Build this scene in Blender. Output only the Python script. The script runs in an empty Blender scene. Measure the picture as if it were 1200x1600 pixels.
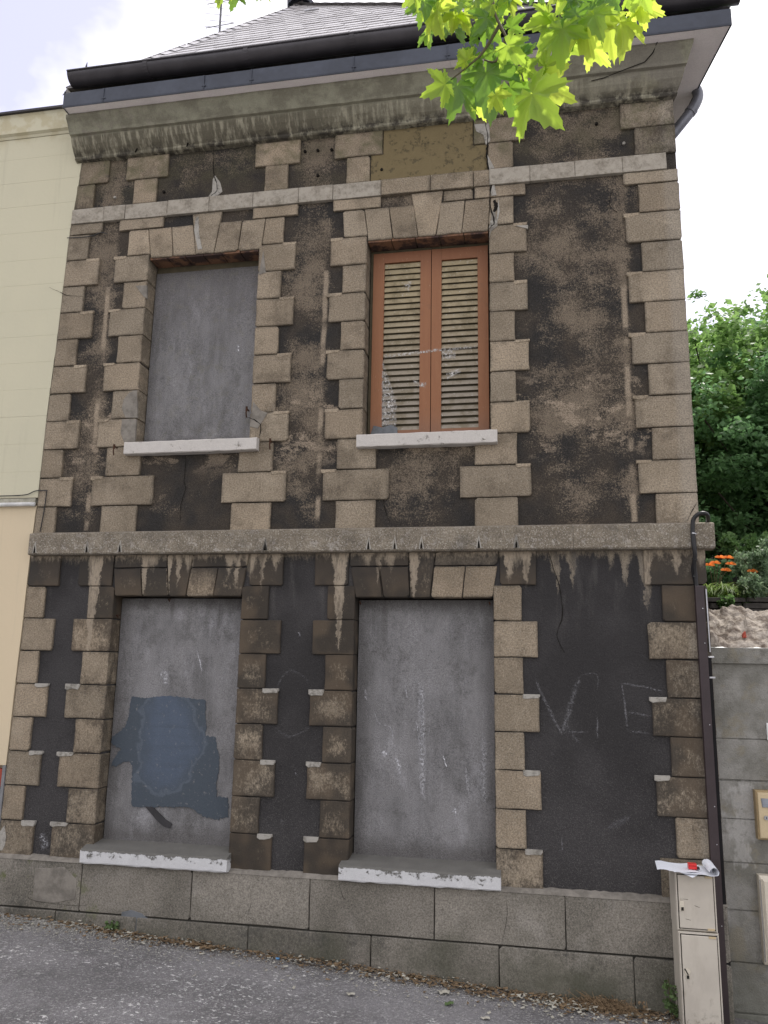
import bpy, math, random
import numpy as np
from mathutils import Vector, Matrix
random.seed(7); rng = np.random.default_rng(7)
SC = bpy.context.scene; COL = SC.collection
ZO = 2.05            # the eye is 2.05 m above the foot of the wall; shapes below are written relative to the eye

# ---------------------------------------------------------------- camera
cam = bpy.data.cameras.new('camera'); camo = bpy.data.objects.new('camera', cam); COL.objects.link(camo)
cam.sensor_fit = 'VERTICAL'; cam.sensor_height = 36.0; cam.lens = 36.0*1250/1600; cam.clip_start = .05; cam.clip_end = 3000
YAW, PITCH, ROLL = -.188853, .194642, .01744
_f = Vector((math.sin(YAW)*math.cos(PITCH), math.cos(YAW)*math.cos(PITCH), math.sin(PITCH)))
_r0 = Vector((math.cos(YAW), -math.sin(YAW), 0)); _u0 = _r0.cross(_f)
_r = _r0*math.cos(ROLL)+_u0*math.sin(ROLL); _u = -_r0*math.sin(ROLL)+_u0*math.cos(ROLL)
camo.matrix_world = Matrix(((_r.x, _u.x, -_f.x, 0), (_r.y, _u.y, -_f.y, -6.0), (_r.z, _u.z, -_f.z, ZO), (0, 0, 0, 1)))
SC.camera = camo

# ---------------------------------------------------------------- daylight
SUN_EL, SUN_AZ = math.radians(58), math.radians(28)      # azimuth from +Y towards +X: behind the house, to the right
wd = bpy.data.worlds.new('World'); SC.world = wd; wd.use_nodes = True
nt = wd.node_tree; nt.nodes.clear()
def wn(t, **k):
    n = nt.nodes.new(t)
    for a, b in k.items(): setattr(n, a, b)
    return n
sky = wn('ShaderNodeTexSky', sky_type='NISHITA', sun_disc=False, sun_elevation=SUN_EL, sun_rotation=SUN_AZ, dust_density=2.5)
tc = wn('ShaderNodeTexCoord'); mp = wn('ShaderNodeMapping'); mp.inputs['Scale'].default_value = (1, 1, 1.6)
mp.inputs['Location'].default_value = (.3, .7, .9)
nz = wn('ShaderNodeTexNoise'); nz.inputs['Scale'].default_value = 2.2; nz.inputs['Detail'].default_value = 6; nz.inputs['Roughness'].default_value = .55
rp = wn('ShaderNodeValToRGB'); rp.color_ramp.elements[0].position = .36; rp.color_ramp.elements[1].position = .56
mx = wn('ShaderNodeMix', data_type='RGBA'); mx.inputs['B'].default_value = (15.6, 15.2, 14.6, 1)
bgd = wn('ShaderNodeBackground'); bgd.inputs['Strength'].default_value = .1
SKYBOOST = wn('ShaderNodeMix', data_type='RGBA'); SKYBOOST.inputs['Factor'].default_value = .6; SKYBOOST.inputs['B'].default_value = (9.5, 9.3, 13, 1)
ow = wn('ShaderNodeOutputWorld'); lk = nt.links.new
lk(tc.outputs['Generated'], mp.inputs['Vector']); lk(mp.outputs[0], nz.inputs['Vector']); lk(nz.outputs['Fac'], rp.inputs['Fac'])
lk(sky.outputs[0], SKYBOOST.inputs['A']); lk(SKYBOOST.outputs['Result'], mx.inputs['A'])
lk(rp.outputs['Color'], mx.inputs['Factor']); lk(mx.outputs['Result'], bgd.inputs['Color']); lk(bgd.outputs[0], ow.inputs[0])
sl = bpy.data.lights.new('sun', 'SUN'); sl.energy = 3.0; sl.angle = math.radians(1.5); sl.color = (1, .96, .88)
so = bpy.data.objects.new('sun', sl); COL.objects.link(so)
_sd = Vector((math.sin(SUN_AZ)*math.cos(SUN_EL), math.cos(SUN_AZ)*math.cos(SUN_EL), math.sin(SUN_EL)))
so.rotation_euler = _sd.to_track_quat('Z', 'Y').to_euler(); so.location = (8, 20, 30)
SC.view_settings.view_transform = 'Standard'; SC.view_settings.look = 'None'; SC.view_settings.gamma = 1
SC.view_settings.exposure = .30
SC.cycles.max_bounces = 8; SC.cycles.transparent_max_bounces = 16

# ---------------------------------------------------------------- object helpers
ORG = {}
def meta(o, label=None, cat=None, group=None, kind=None):
    if label: o['label'] = label
    if cat: o['category'] = cat
    if group: o['group'] = group
    if kind: o['kind'] = kind
    return o
def thing(name, loc, label, cat, group=None, kind=None):
    o = bpy.data.objects.new(name, None); COL.objects.link(o); o.location = (loc[0], loc[1], loc[2]+ZO)
    ORG[o] = Vector(loc); o.empty_display_size = .1
    return meta(o, label, cat, group, kind)
def link(name, me, mat, parent=None, org=None, smooth=False):
    if mat is not None and not me.materials: me.materials.append(mat)
    o = bpy.data.objects.new(name, me); COL.objects.link(o)
    if smooth: me.polygons.foreach_set('use_smooth', [True]*len(me.polygons))
    if parent is not None:
        o.parent = parent; ORG[o] = ORG[parent]
    else:
        ORG[o] = Vector(org or (0, 0, 0)); o.location = ORG[o]+Vector((0, 0, ZO))
    return o
def obj(name, vf, mat, parent=None, org=None, smooth=False):
    """vf = (verts, faces) written relative to the eye height; becomes ONE mesh object"""
    v, f = vf; og = np.array(ORG[parent] if parent is not None else (org or (0, 0, 0)))
    me = bpy.data.meshes.new(name)
    me.from_pydata((np.asarray(v, float)-og).tolist(), [], [list(map(int, q)) for q in f]); me.update()
    return link(name, me, mat, parent, org, smooth)
def big(name, V, F, mat, parent=None, org=None, smooth=False, attr=None):
    """fast path: V (n,3), F (m,4)"""
    og = np.array(ORG[parent] if parent is not None else (org or (0, 0, 0)))
    me = bpy.data.meshes.new(name); k = F.shape[1]
    me.vertices.add(len(V)); me.vertices.foreach_set('co', (V-og).astype(np.float32).ravel())
    me.loops.add(F.size); me.loops.foreach_set('vertex_index', F.astype(np.int32).ravel())
    me.polygons.add(len(F)); me.polygons.foreach_set('loop_start', np.arange(0, F.size, k, dtype=np.int32))
    me.update(calc_edges=True)
    if attr is not None:
        a = me.attributes.new('tone', 'FLOAT', 'POINT'); a.data.foreach_set('value', attr.astype(np.float32))
    return link(name, me, mat, parent, org, smooth)
def join(*parts):
    V, F = [], []
    for v, f in parts:
        n = len(V); V += [tuple(p) for p in v]; F += [[i+n for i in q] for q in f]
    return V, F
def box(x0, x1, y0, y1, z0, z1):
    v = [(x, y, z) for x in (x0, x1) for y in (y0, y1) for z in (z0, z1)]
    return v, [(0, 1, 3, 2), (4, 6, 7, 5), (0, 4, 5, 1), (2, 3, 7, 6), (0, 2, 6, 4), (1, 5, 7, 3)]
def chipped(poly):
    """worn outline: wavering edges, here and there a corner knocked off"""
    out = []; n = len(poly)
    for i, p in enumerate(poly):
        q, r = poly[i-1], poly[(i+1) % n]
        def tow(a, b, d):
            l = math.hypot(b[0]-a[0], b[1]-a[1]) or 1; k = min(d/l, .3); return (a[0]+(b[0]-a[0])*k, a[1]+(b[1]-a[1])*k)
        d = random.choice((.004, .005, .006, .009, .016)); out += [tow(p, q, d*random.uniform(.6, 1.4)), tow(p, r, d*random.uniform(.6, 1.4))]
        l = math.hypot(r[0]-p[0], r[1]-p[1])
        if l > .09:
            t = random.uniform(.3, .7); nx, nz = -(r[1]-p[1])/l, (r[0]-p[0])/l; w = random.uniform(0, .003); out.append((p[0]+(r[0]-p[0])*t+nx*w, p[1]+(r[1]-p[1])*t+nz*w))
    return out
def slab(poly, y0, y1, ch=.004, jit=0.0, chip=False):
    """a prism with its front at y0 (chamfered edge) and its back at y1, outline poly = [(x,z)...] anticlockwise seen from the street"""
    if chip: poly = chipped(poly)
    n = len(poly); c = (sum(p[0] for p in poly)/n, sum(p[1] for p in poly)/n)
    A = []; R = []
    for x, z in poly:
        x += random.uniform(-jit, jit); z += random.uniform(-jit, jit)
        dx, dz = c[0]-x, c[1]-z; l = math.hypot(dx, dz) or 1
        k = ch*1.4*random.uniform(.7, 1.4); A.append((x+dx/l*k, z+dz/l*k)); R.append((x, z))
    ty = random.uniform(-jit, jit)*.8
    v = [(x, y0+ty+random.uniform(-jit, jit)*.4, z) for x, z in A]+[(x, y0+ty+ch, z) for x, z in R]+[(x, y1, z) for x, z in R]
    f = [tuple(range(n))]+[(i, i+n, (i+1) % n+n, (i+1) % n) for i in range(n)]+[(i+n, i+2*n, (i+1) % n+2*n, (i+1) % n+n) for i in range(n)]+[tuple(range(3*n-1, 2*n-1, -1))]
    return v, f
def rect(x0, x1, z0, z1): return [(x0, z0), (x1, z0), (x1, z1), (x0, z1)]
def extrude_x(prof, x0, x1, close=True):
    """profile [(y,z)...] swept along x"""
    n = len(prof); v = [(x0, y, z) for y, z in prof]+[(x1, y, z) for y, z in prof]
    f = [(i, (i+1) % n, (i+1) % n+n, i+n) for i in range(n if close else n-1)]
    if close: f += [tuple(range(n-1, -1, -1)), tuple(range(n, 2*n))]
    return v, f
def tube(pts, rad, seg=8, cap=True):
    P = [Vector(p) for p in pts]; n = len(P); R = rad if hasattr(rad, '__len__') else [rad]*n
    v, f = [], []; prev = None
    for i, p in enumerate(P):
        t = ((P[min(i+1, n-1)]-p).normalized()+(p-P[max(i-1, 0)]).normalized())
        t = t.normalized() if t.length > 1e-6 else Vector((0, 0, 1))
        a = prev if prev is not None else (Vector((1, 0, 0)) if abs(t.x) < .9 else Vector((0, 1, 0)))
        b = t.cross(a).normalized(); a = b.cross(t).normalized(); prev = a
        for k in range(seg):
            q = p+(a*math.cos(2*math.pi*k/seg)+b*math.sin(2*math.pi*k/seg))*R[i]; v.append(tuple(q))
    for i in range(n-1):
        for k in range(seg):
            f.append((i*seg+k, i*seg+(k+1) % seg, (i+1)*seg+(k+1) % seg, (i+1)*seg+k))
    if cap: f += [tuple(range(seg-1, -1, -1)), tuple(range((n-1)*seg, n*seg))]
    return v, f
def smoothpath(P, k=4):
    P = [Vector(p) for p in P]; out = []
    for i in range(len(P)-1):
        a, b, c, d = P[max(i-1, 0)], P[i], P[i+1], P[min(i+2, len(P)-1)]
        for j in range(k):
            t = j/k; out.append(.5*((2*b)+(c-a)*t+(2*a-5*b+4*c-d)*t*t+(3*b-a-3*c+d)*t**3))
    return [tuple(q) for q in out]+[tuple(P[-1])]

# ---------------------------------------------------------------- material helpers
class Mt:
    def __init__(s, name, rough=.9, spec=.3, metal=0):
        s.m = bpy.data.materials.new(name); s.m.use_nodes = True; s.t = s.m.node_tree; s.n = s.t.nodes
        s.b = s.n['Principled BSDF']; s.b.inputs['Roughness'].default_value = rough
        s.b.inputs['Specular IOR Level'].default_value = spec; s.b.inputs['Metallic'].default_value = metal
        g = s.n.new('ShaderNodeNewGeometry'); a = s.n.new('ShaderNodeVectorMath'); a.operation = 'SUBTRACT'
        s.t.links.new(g.outputs['Position'], a.inputs[0]); a.inputs[1].default_value = (0, 0, ZO); s.pos = a.outputs[0]; s.geo = g
        x = s.n.new('ShaderNodeSeparateXYZ'); s.t.links.new(s.pos, x.inputs[0]); s.X, s.Y, s.Z = x.outputs
    def put(s, sock, v):
        if isinstance(v, bpy.types.NodeSocket): s.t.links.new(v, sock)
        elif isinstance(v, tuple) and len(v) == 3 and sock.type == 'RGBA': sock.default_value = (*v, 1)
        else: sock.default_value = v
    def math(s, op, a, b=0.0, c=None, clamp=False):
        n = s.n.new('ShaderNodeMath'); n.operation = op; n.use_clamp = clamp; s.put(n.inputs[0], a); s.put(n.inputs[1], b)
        if c is not None: s.put(n.inputs[2], c)
        return n.outputs[0]
    def noise(s, scale, det=4, rough=.55, st=(1, 1, 1), off=(0, 0, 0), dist=0, vec=None):
        m = s.n.new('ShaderNodeMapping'); s.put(m.inputs['Vector'], vec or s.pos); m.inputs['Scale'].default_value = st; m.inputs['Location'].default_value = off
        n = s.n.new('ShaderNodeTexNoise'); s.put(n.inputs['Vector'], m.outputs[0]); n.inputs['Scale'].default_value = scale
        n.inputs['Detail'].default_value = det; n.inputs['Roughness'].default_value = rough; n.inputs['Distortion'].default_value = dist
        return n.outputs['Fac']
    def vor(s, scale, feat='F1', st=(1, 1, 1), rnd=1):
        m = s.n.new('ShaderNodeMapping'); s.put(m.inputs['Vector'], s.pos); m.inputs['Scale'].default_value = st
        n = s.n.new('ShaderNodeTexVoronoi'); n.feature = feat; s.put(n.inputs['Vector'], m.outputs[0]); n.inputs['Scale'].default_value = scale
        n.inputs['Randomness'].default_value = rnd; return n
    def ss(s, v, a, b, lo=0.0, hi=1.0):
        """smoothstep from a to b"""
        n = s.n.new('ShaderNodeMapRange'); n.interpolation_type = 'SMOOTHSTEP'; s.put(n.inputs[0], v)
        s.put(n.inputs[1], a); s.put(n.inputs[2], b); s.put(n.inputs[3], lo); s.put(n.inputs[4], hi); return n.outputs[0]
    def mix(s, f, a, b, mode='MIX'):
        n = s.n.new('ShaderNodeMix'); n.data_type = 'RGBA'; n.blend_type = mode; n.clamp_factor = True
        s.put(n.inputs['Factor'], f); s.put(n.inputs['A'], a); s.put(n.inputs['B'], b); return n.outputs['Result']
    def scale(s, c, f):
        n = s.n.new('ShaderNodeVectorMath'); n.operation = 'SCALE'; s.put(n.inputs[0], c); s.put(n.inputs['Scale'], f); return n.outputs[0]
    def curve(s, v, pts, x0, x1):
        """float curve through pts [(x,y)], x in x0..x1"""
        m = s.n.new('ShaderNodeMapRange'); s.put(m.inputs[0], v); m.inputs[1].default_value = x0; m.inputs[2].default_value = x1
        n = s.n.new('ShaderNodeFloatCurve'); c = n.mapping.curves[0]
        P = [((a-x0)/(x1-x0), b) for a, b in pts if x0 <= a <= x1]; P.sort()
        P = [(0.0, P[0][1])]+[p for p in P if 0 < p[0] < 1]+[(1.0, P[-1][1])]
        while len(c.points) < len(P): c.points.new(.5, .5)
        for q, p in zip(c.points, P): q.location = p; q.handle_type = 'VECTOR'
        n.mapping.update(); s.t.links.new(m.outputs[0], n.inputs['Value']); return n.outputs[0]
    def bump(s, h, dist=.003, st=1.0):
        n = s.n.new('ShaderNodeBump'); n.inputs['Strength'].default_value = st; n.inputs['Distance'].default_value = dist
        s.put(n.inputs['Height'], h); s.put(s.b.inputs['Normal'], n.outputs[0])
    def col(s, c): s.put(s.b.inputs['Base Color'], c)
    def oinfo(s):
        n = s.n.new('ShaderNodeObjectInfo'); x = s.n.new('ShaderNodeSeparateColor'); s.t.links.new(n.outputs['Color'], x.inputs[0])
        return x.outputs[0], x.outputs[1], x.outputs[2], n.outputs['Random']
    def attr(s, name):
        n = s.n.new('ShaderNodeAttribute'); n.attribute_name = name; return n.outputs['Fac']

# ---------------------------------------------------------------- measured outlines, metres on the wall (x, z)
BLUE = [(-3.217,-0.245),(-3.107,-0.256),(-2.902,-0.233),(-2.779,-0.243),(-2.636,-0.255),(-2.579,-0.262),(-2.577,-0.382),(-2.557,-0.473),(-2.568,-0.528),(-2.477,-0.544),(-2.462,-0.633),(-2.44,-0.669),(-2.438,-0.794),(-2.455,-0.901),(-2.44,-0.98),(-2.352,-0.985),(-2.34,-1.124),(-2.44,-1.147),(-2.539,-1.134),(-2.61,-1.094),(-2.661,-1.069),(-2.84,-1.074),(-3.142,-1.088),(-3.157,-0.949),(-3.165,-0.767),(-3.191,-0.746),(-3.252,-0.762),(-3.311,-0.791),(-3.343,-0.783),(-3.327,-0.728),(-3.272,-0.652),(-3.325,-0.635),(-3.365,-0.609),(-3.352,-0.562),(-3.293,-0.523),(-3.237,-0.456),(-3.224,-0.362)]
SMEAR = [(-3.031,-1.079),(-2.96,-1.083),(-2.853,-1.167),(-2.795,-1.199),(-2.818,-1.232),(-2.869,-1.217),(-2.933,-1.171)]
CHALK = [([(0.601,-0.261),(0.702,-0.274),(0.79,-0.289)],0.013,0.35,0.021),([(-2.682,0.139),(-2.651,0.045),(-2.625,-0.045)],0.012,0.5,0.128),([(-2.971,-0.093),(-2.936,-0.058),(-2.925,-0.149)],0.05,0.45,0.128),([(-0.865,-0.099),(-0.855,-0.422),(-0.843,-0.945)],0.05,0.35,0.128),([(-0.856,-0.207),(-0.857,-0.598)],0.012,0.4,0.128),([(-0.977,-0.105),(-0.85,-0.095)],0.008,0.35,0.128),([(-0.985,-0.11),(-0.968,-0.21)],0.01,0.35,0.128),([(-1.152,-0.6),(-1.114,-0.628)],0.045,0.7,0.128),([(-1.049,-0.631),(-1.01,-0.77)],0.035,0.5,0.128),([(-0.696,-0.61),(-0.685,-0.645),(-0.666,-0.7)],0.01,0.8,0.128),([(-0.527,-0.682),(-0.508,-0.879)],0.02,0.35,0.128),([(-1.294,-0.144),(-1.282,-0.235)],0.02,0.35,0.128),([(-0.894,-0.369),(-0.874,-0.528)],0.008,0.4,0.128),([(-0.4,-0.443),(-0.395,-0.958)],0.05,0.25,0.128),([(-1.224,-0.288),(-1.184,-0.396),(-1.089,-0.429),(-1.068,-0.57)],0.006,0.35,0.128),([(-0.783,-0.366),(-0.81,-0.491)],0.006,0.35,0.128),([(-0.626,-1.011),(-0.605,-0.985),(-0.6,-1.036)],0.012,0.7,0.128),([(-0.015,-0.04),(0.067,-0.232),(0.167,-0.435)],0.02,0.4,0.021),([(0.167,-0.435),(0.229,-0.228),(0.304,-0.019)],0.035,0.35,0.021),([(0.304,-0.014),(0.419,-0.006),(0.42,-0.117)],0.008,0.3,0.021),([(0.414,-0.292),(0.409,-0.45)],0.012,0.5,0.021),([(0.183,-0.409),(0.353,-0.41)],0.01,0.35,0.021),([(0.591,-0.064),(0.606,-0.249),(0.617,-0.393)],0.014,0.4,0.021),([(0.591,-0.064),(0.74,-0.087),(0.865,-0.115)],0.014,0.4,0.021),([(0.617,-0.393),(0.763,-0.403)],0.014,0.35,0.021),([(0.187,-0.351),(0.289,-0.499)],0.02,0.2,0.021),([(0.45,-1.049),(0.614,-0.958)],0.04,0.25,0.021),([(0.145,-1.122),(0.15,-1.208)],0.01,0.45,0.021),([(0.095,-0.55),(0.105,-0.58)],0.008,0.9,0.021),([(-1.964,-0.138),(-1.861,-0.016),(-1.706,-0.096)],0.015,0.2,0.021),([(-1.96,-0.444),(-1.9,-0.491),(-1.822,-0.501),(-1.686,-0.436)],0.015,0.2,0.021),([(-1.81,0.279),(-1.789,0.232)],0.01,1,0.021),([(-1.803,-0.736),(-1.782,-0.788)],0.008,0.6,0.021),([(-1.892,-1.098),(-1.872,-1.131)],0.015,0.4,0.021),([(-3.845,-1.34),(-3.816,-1.324),(-3.793,-1.381),(-3.827,-1.406)],0.05,0.8,0.021),([(-2.484,2.735),(-2.471,2.652)],0.014,0.9,0.148)]
CRACK = [([(-0.335,4.513),(-0.317,4.346),(-0.332,4.228),(-0.312,4.077),(-0.297,3.929),(-0.309,3.756),(-0.271,3.608),(-0.306,3.548)],0.012,-0.004),([(-0.27,3.795),(-0.257,3.736),(-0.276,3.689)],0.03,-0.004),([(-2.766,3.937),(-2.776,4.0),(-2.842,4.007),(-2.861,3.915)],0.007,-0.004),([(-2.766,4.553),(-2.752,4.327),(-2.706,4.164),(-2.762,4.101)],0.008,0.019),([(-2.832,1.721),(-2.837,1.511),(-2.82,1.434),(-2.85,1.303),(-2.847,1.172)],0.007,0.019),([(-2.305,2.022),(-2.235,1.99),(-2.185,1.94),(-2.207,1.808)],0.007,-0.004),([(1.158,1.221),(1.124,1.164),(1.09,1.095)],0.005,-0.004),([(0.099,0.883),(0.136,0.751),(0.173,0.621),(0.191,0.412),(0.148,0.269),(0.2,0.143)],0.005,0.019),([(0.671,3.814),(0.641,3.676),(0.7,3.6)],0.005,0.019),([(-1.11,1.525),(-1.155,1.298),(-1.098,1.112)],0.005,0.019),([(-4.25,3.326),(-4.145,3.275),(-4.064,3.236),(-3.908,3.214)],0.004,-0.004),([(-0.242,-1.492),(-0.233,-1.634),(-0.267,-1.798)],0.004,-0.034),([(-2.089,-1.566),(-2.071,-1.673),(-2.091,-1.761),(-2.028,-1.799)],0.004,-0.034),([(-1.42,-1.492),(-1.393,-1.586),(-1.369,-1.606)],0.006,-0.034),([(-3.811,-1.651),(-3.839,-1.767),(-3.396,-1.783),(-3.363,-1.713)],0.004,-0.034),([(-1.18,0.772),(-1.147,0.537)],0.005,-0.004)]
PATCH = [([(-2.792,4.094),(-2.758,4.138),(-2.757,4.264),(-2.738,4.3),(-2.685,4.225),(-2.659,4.134),(-2.716,4.087)],0.019,0),([(-2.883,3.886),(-2.859,3.899),(-2.842,3.728),(-2.803,3.577),(-2.844,3.575),(-2.892,3.763)],-0.004,0),([(-0.431,4.516),(-0.308,4.51),(-0.299,4.343),(-0.336,4.312),(-0.357,4.41),(-0.415,4.447)],-0.004,0),([(-0.326,4.227),(-0.267,4.087),(-0.312,4.077)],-0.004,0),([(-0.307,3.959),(-0.268,3.94),(-0.251,3.837),(-0.295,3.835)],-0.004,0),([(-0.316,3.549),(-0.305,3.611),(-0.253,3.606),(-0.236,3.806),(-0.227,3.69),(-0.254,3.563)],-0.004,0),([(-0.105,3.549),(-0.003,3.546),(-0.003,3.512)],-0.004,0),([(-3.347,2.307),(-3.312,2.305),(-3.292,2.06),(-3.399,2.065),(-3.442,2.151),(-3.43,2.23),(-3.387,2.285)],-0.003,1),([(-3.429,2.054),(-3.299,2.049),(-3.295,1.809),(-3.377,1.812),(-3.433,1.932)],-0.003,1),([(-3.408,3.279),(-3.301,3.275),(-3.291,3.148),(-3.325,3.171)],-0.003,1),([(-2.264,2.156),(-2.192,2.075),(-2.133,2.053),(-2.213,1.922),(-2.282,1.944)],-0.003,1),([(-0.294,3.697),(-0.264,3.694),(-0.246,3.56),(-0.296,3.521),(-0.316,3.457)],-0.003,1),([(-2.241,3.515),(-2.274,3.29),(-2.209,3.307)],-0.003,1),([(-3.823,-1.548),(-3.582,-1.522),(-3.466,-1.607),(-3.466,-1.742),(-3.635,-1.781),(-3.824,-1.777)],-0.034,1),([(-3.08,-1.806),(-3.004,-1.786),(-2.912,-1.806),(-2.872,-1.836),(-2.888,-1.942),(-3.015,-1.956),(-3.083,-1.917)],-0.034,2),([(0.625,-1.984),(0.807,-1.941),(0.835,-1.986),(0.821,-2.063),(0.661,-2.067),(0.592,-2.044)],-0.034,1),([(-4.179,-1.299),(-4.146,-1.253),(-4.122,-1.332),(-4.124,-1.403),(-4.145,-1.44),(-4.161,-1.44)],-0.003,0)]
DRIP = [(-3.738,0.035,0.029),(-3.563,0.755,0.062),(-3.119,0.343,0.029),(-3.051,0.109,0.058),(-2.906,0.363,0.024),(-2.828,0.317,0.019),(-2.74,0.137,0.043),(-2.39,0.19,0.038),(-2.326,0.267,0.024),(-2.218,0.206,0.058),(-2.112,0.302,0.024),(-2.006,0.116,0.038),(-1.486,0.803,0.053),(-1.267,0.096,0.043),(-1.176,0.352,0.014),(-1.091,0.122,0.048),(-0.907,0.352,0.034),(-0.191,0.271,0.034),(-0.139,0.104,0.043),(-0.064,0.267,0.038),(0.132,0.201,0.029),(0.16,0.343,0.024),(0.271,0.319,0.034),(0.549,0.133,0.029),(0.639,0.259,0.034),(0.787,0.443,0.048),(0.999,0.168,0.034),(0.884,0.075,0.024),(1.165,0.114,0.043),(1.406,0.079,0.043)]
SHPATCH = [[(-1.209,2.529),(-1.112,2.225),(-1.08,2.118),(-1.087,1.9),(-1.204,1.905),(-1.211,2.315)],[(-1.199,2.56),(-1.035,2.566),(-0.75,2.587),(-0.43,2.593),(-0.42,2.576),(-0.75,2.562),(-1.034,2.54),(-1.188,2.527)],[(-1.032,3.195),(-0.97,3.201),(-0.989,3.103),(-1.021,3.128)],[(-0.72,2.585),(-0.599,2.578),(-0.605,2.494),(-0.709,2.489)],[(-0.95,2.322),(-0.839,2.296),(-0.849,2.254),(-0.94,2.275)],[(-0.679,2.371),(-0.569,2.407),(-0.56,2.375),(-0.669,2.318)]]
BOLTS = [(-3.928,4.409),(-3.693,4.174),(-3.216,4.183),(-1.785,4.195),(-1.221,4.185),(-1.909,4.441),(-1.793,4.437),(-1.669,4.429),(-1.464,4.415),(0.565,4.412),(0.771,4.206),(0.259,4.414)]
DRIPSLOT = [(-4.081,0.94),(-3.608,0.944),(-3.314,0.941),(-2.077,0.971),(-2.078,0.945),(-1.25,0.94),(-1.046,0.924),(-0.841,0.935),(-0.409,0.926),(-0.131,0.941),(-0.135,0.938)]
LEAVES = [(-0.273,-3.403,2.146,-0.368,2.064,1),(-0.257,-3.271,2.265,-0.282,2.076,0),(-0.159,-3.21,2.371,-0.131,2.121,0),(-0.111,-3.457,2.046,-0.088,1.968,2),(0.002,-3.398,2.1,0.101,1.886,1),(0.041,-3.221,2.248,0.163,2.127,2),(0.051,-3.259,2.272,0.147,2.299,1),(-0.069,-3.207,2.292,-0.027,2.093,0),(-0.207,-3.308,2.29,-0.266,2.378,2),(-0.18,-3.234,2.412,-0.246,2.313,0),(-0.171,-3.199,2.488,-0.211,2.534,0),(-0.114,-3.178,2.474,-0.153,2.374,0),(-0.082,-3.388,2.309,0.004,2.201,1),(-0.071,-3.152,2.55,-0.011,2.576,0),(-0.127,-3.187,2.38,-0.053,2.343,0),(-0.021,-3.289,2.28,0.041,2.241,1),(-0.001,-3.265,2.325,-0.019,2.426,0),(-0.05,-3.253,2.328,0.039,2.379,0),(-0.161,-3.149,2.628,-0.105,2.497,0),(-0.131,-3.327,2.483,-0.19,2.378,0),(-0.4,-3.128,2.771,-0.441,2.66,0),(-0.339,-3.31,2.579,-0.32,2.404,2),(-0.406,-3.238,2.699,-0.371,2.537,0),(-0.297,-3.276,2.64,-0.292,2.517,0),(-0.252,-3.32,2.573,-0.245,2.488,1),(-0.235,-3.296,2.551,-0.217,2.448,2),(-0.192,-3.254,2.643,-0.18,2.537,1),(-0.264,-3.299,2.542,-0.276,2.423,2),(-0.126,-3.153,2.741,-0.123,2.643,0),(-0.071,-3.243,2.634,-0.033,2.527,2),(-0.115,-3.289,2.566,-0.163,2.511,1),(0.119,-3.26,2.506,0.062,2.345,1),(0.141,-3.392,2.36,0.13,2.187,1),(0.115,-3.255,2.523,0.021,2.477,1),(0.187,-3.339,2.451,0.199,2.295,0),(0.224,-3.361,2.402,0.232,2.226,2),(0.244,-3.389,2.387,0.27,2.234,1),(0.316,-3.251,2.476,0.329,2.301,2),(0.346,-3.313,2.423,0.365,2.22,2),(0.406,-3.288,2.476,0.524,2.424,2),(0.4,-3.249,2.507,0.469,2.437,2),(0.365,-3.339,2.456,0.436,2.418,1),(0.209,-3.286,2.554,0.156,2.42,0),(0.263,-3.216,2.618,0.29,2.454,0),(0.301,-3.313,2.525,0.341,2.407,0),(0.172,-3.313,2.545,0.12,2.422,1),(0.118,-3.45,2.429,0.098,2.363,2),(0.338,-3.285,2.512,0.29,2.445,0),(0.281,-3.145,2.638,0.214,2.512,0),(-1.219,-3.35,2.755,-1.234,2.682,1),(-1.226,-3.205,2.889,-1.238,2.817,0),(-1.075,-3.326,2.761,-1.048,2.67,1),(-1.183,-3.134,2.97,-1.189,2.879,0),(-0.409,-3.357,2.607,-0.44,2.546,1),(-0.32,-3.303,2.653,-0.342,2.52,0),(-0.233,-3.125,2.81,-0.22,2.682,0),(-0.046,-3.228,2.68,-0.084,2.551,0),(0.053,-3.26,2.627,0.076,2.533,0),(0.406,-3.455,2.388,0.435,2.313,1)]
TWIGS = [[(-0.124,2.708),(-0.12,2.575),(-0.097,2.469),(-0.056,2.372),(-0.021,2.287),(-0.008,2.202)],[(-0.097,2.469),(-0.159,2.378),(-0.209,2.299),(-0.286,2.248)],[(-0.073,2.408),(-0.11,2.328),(-0.155,2.312)],[(0.274,2.7),(0.21,2.594),(0.16,2.502),(0.118,2.488)],[(0.272,2.642),(0.327,2.518),(0.35,2.452)],[(-0.246,2.789),(-0.284,2.675),(-0.322,2.622)],[(-1.175,3.014),(-1.19,2.855),(-1.199,2.812)]]

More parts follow.
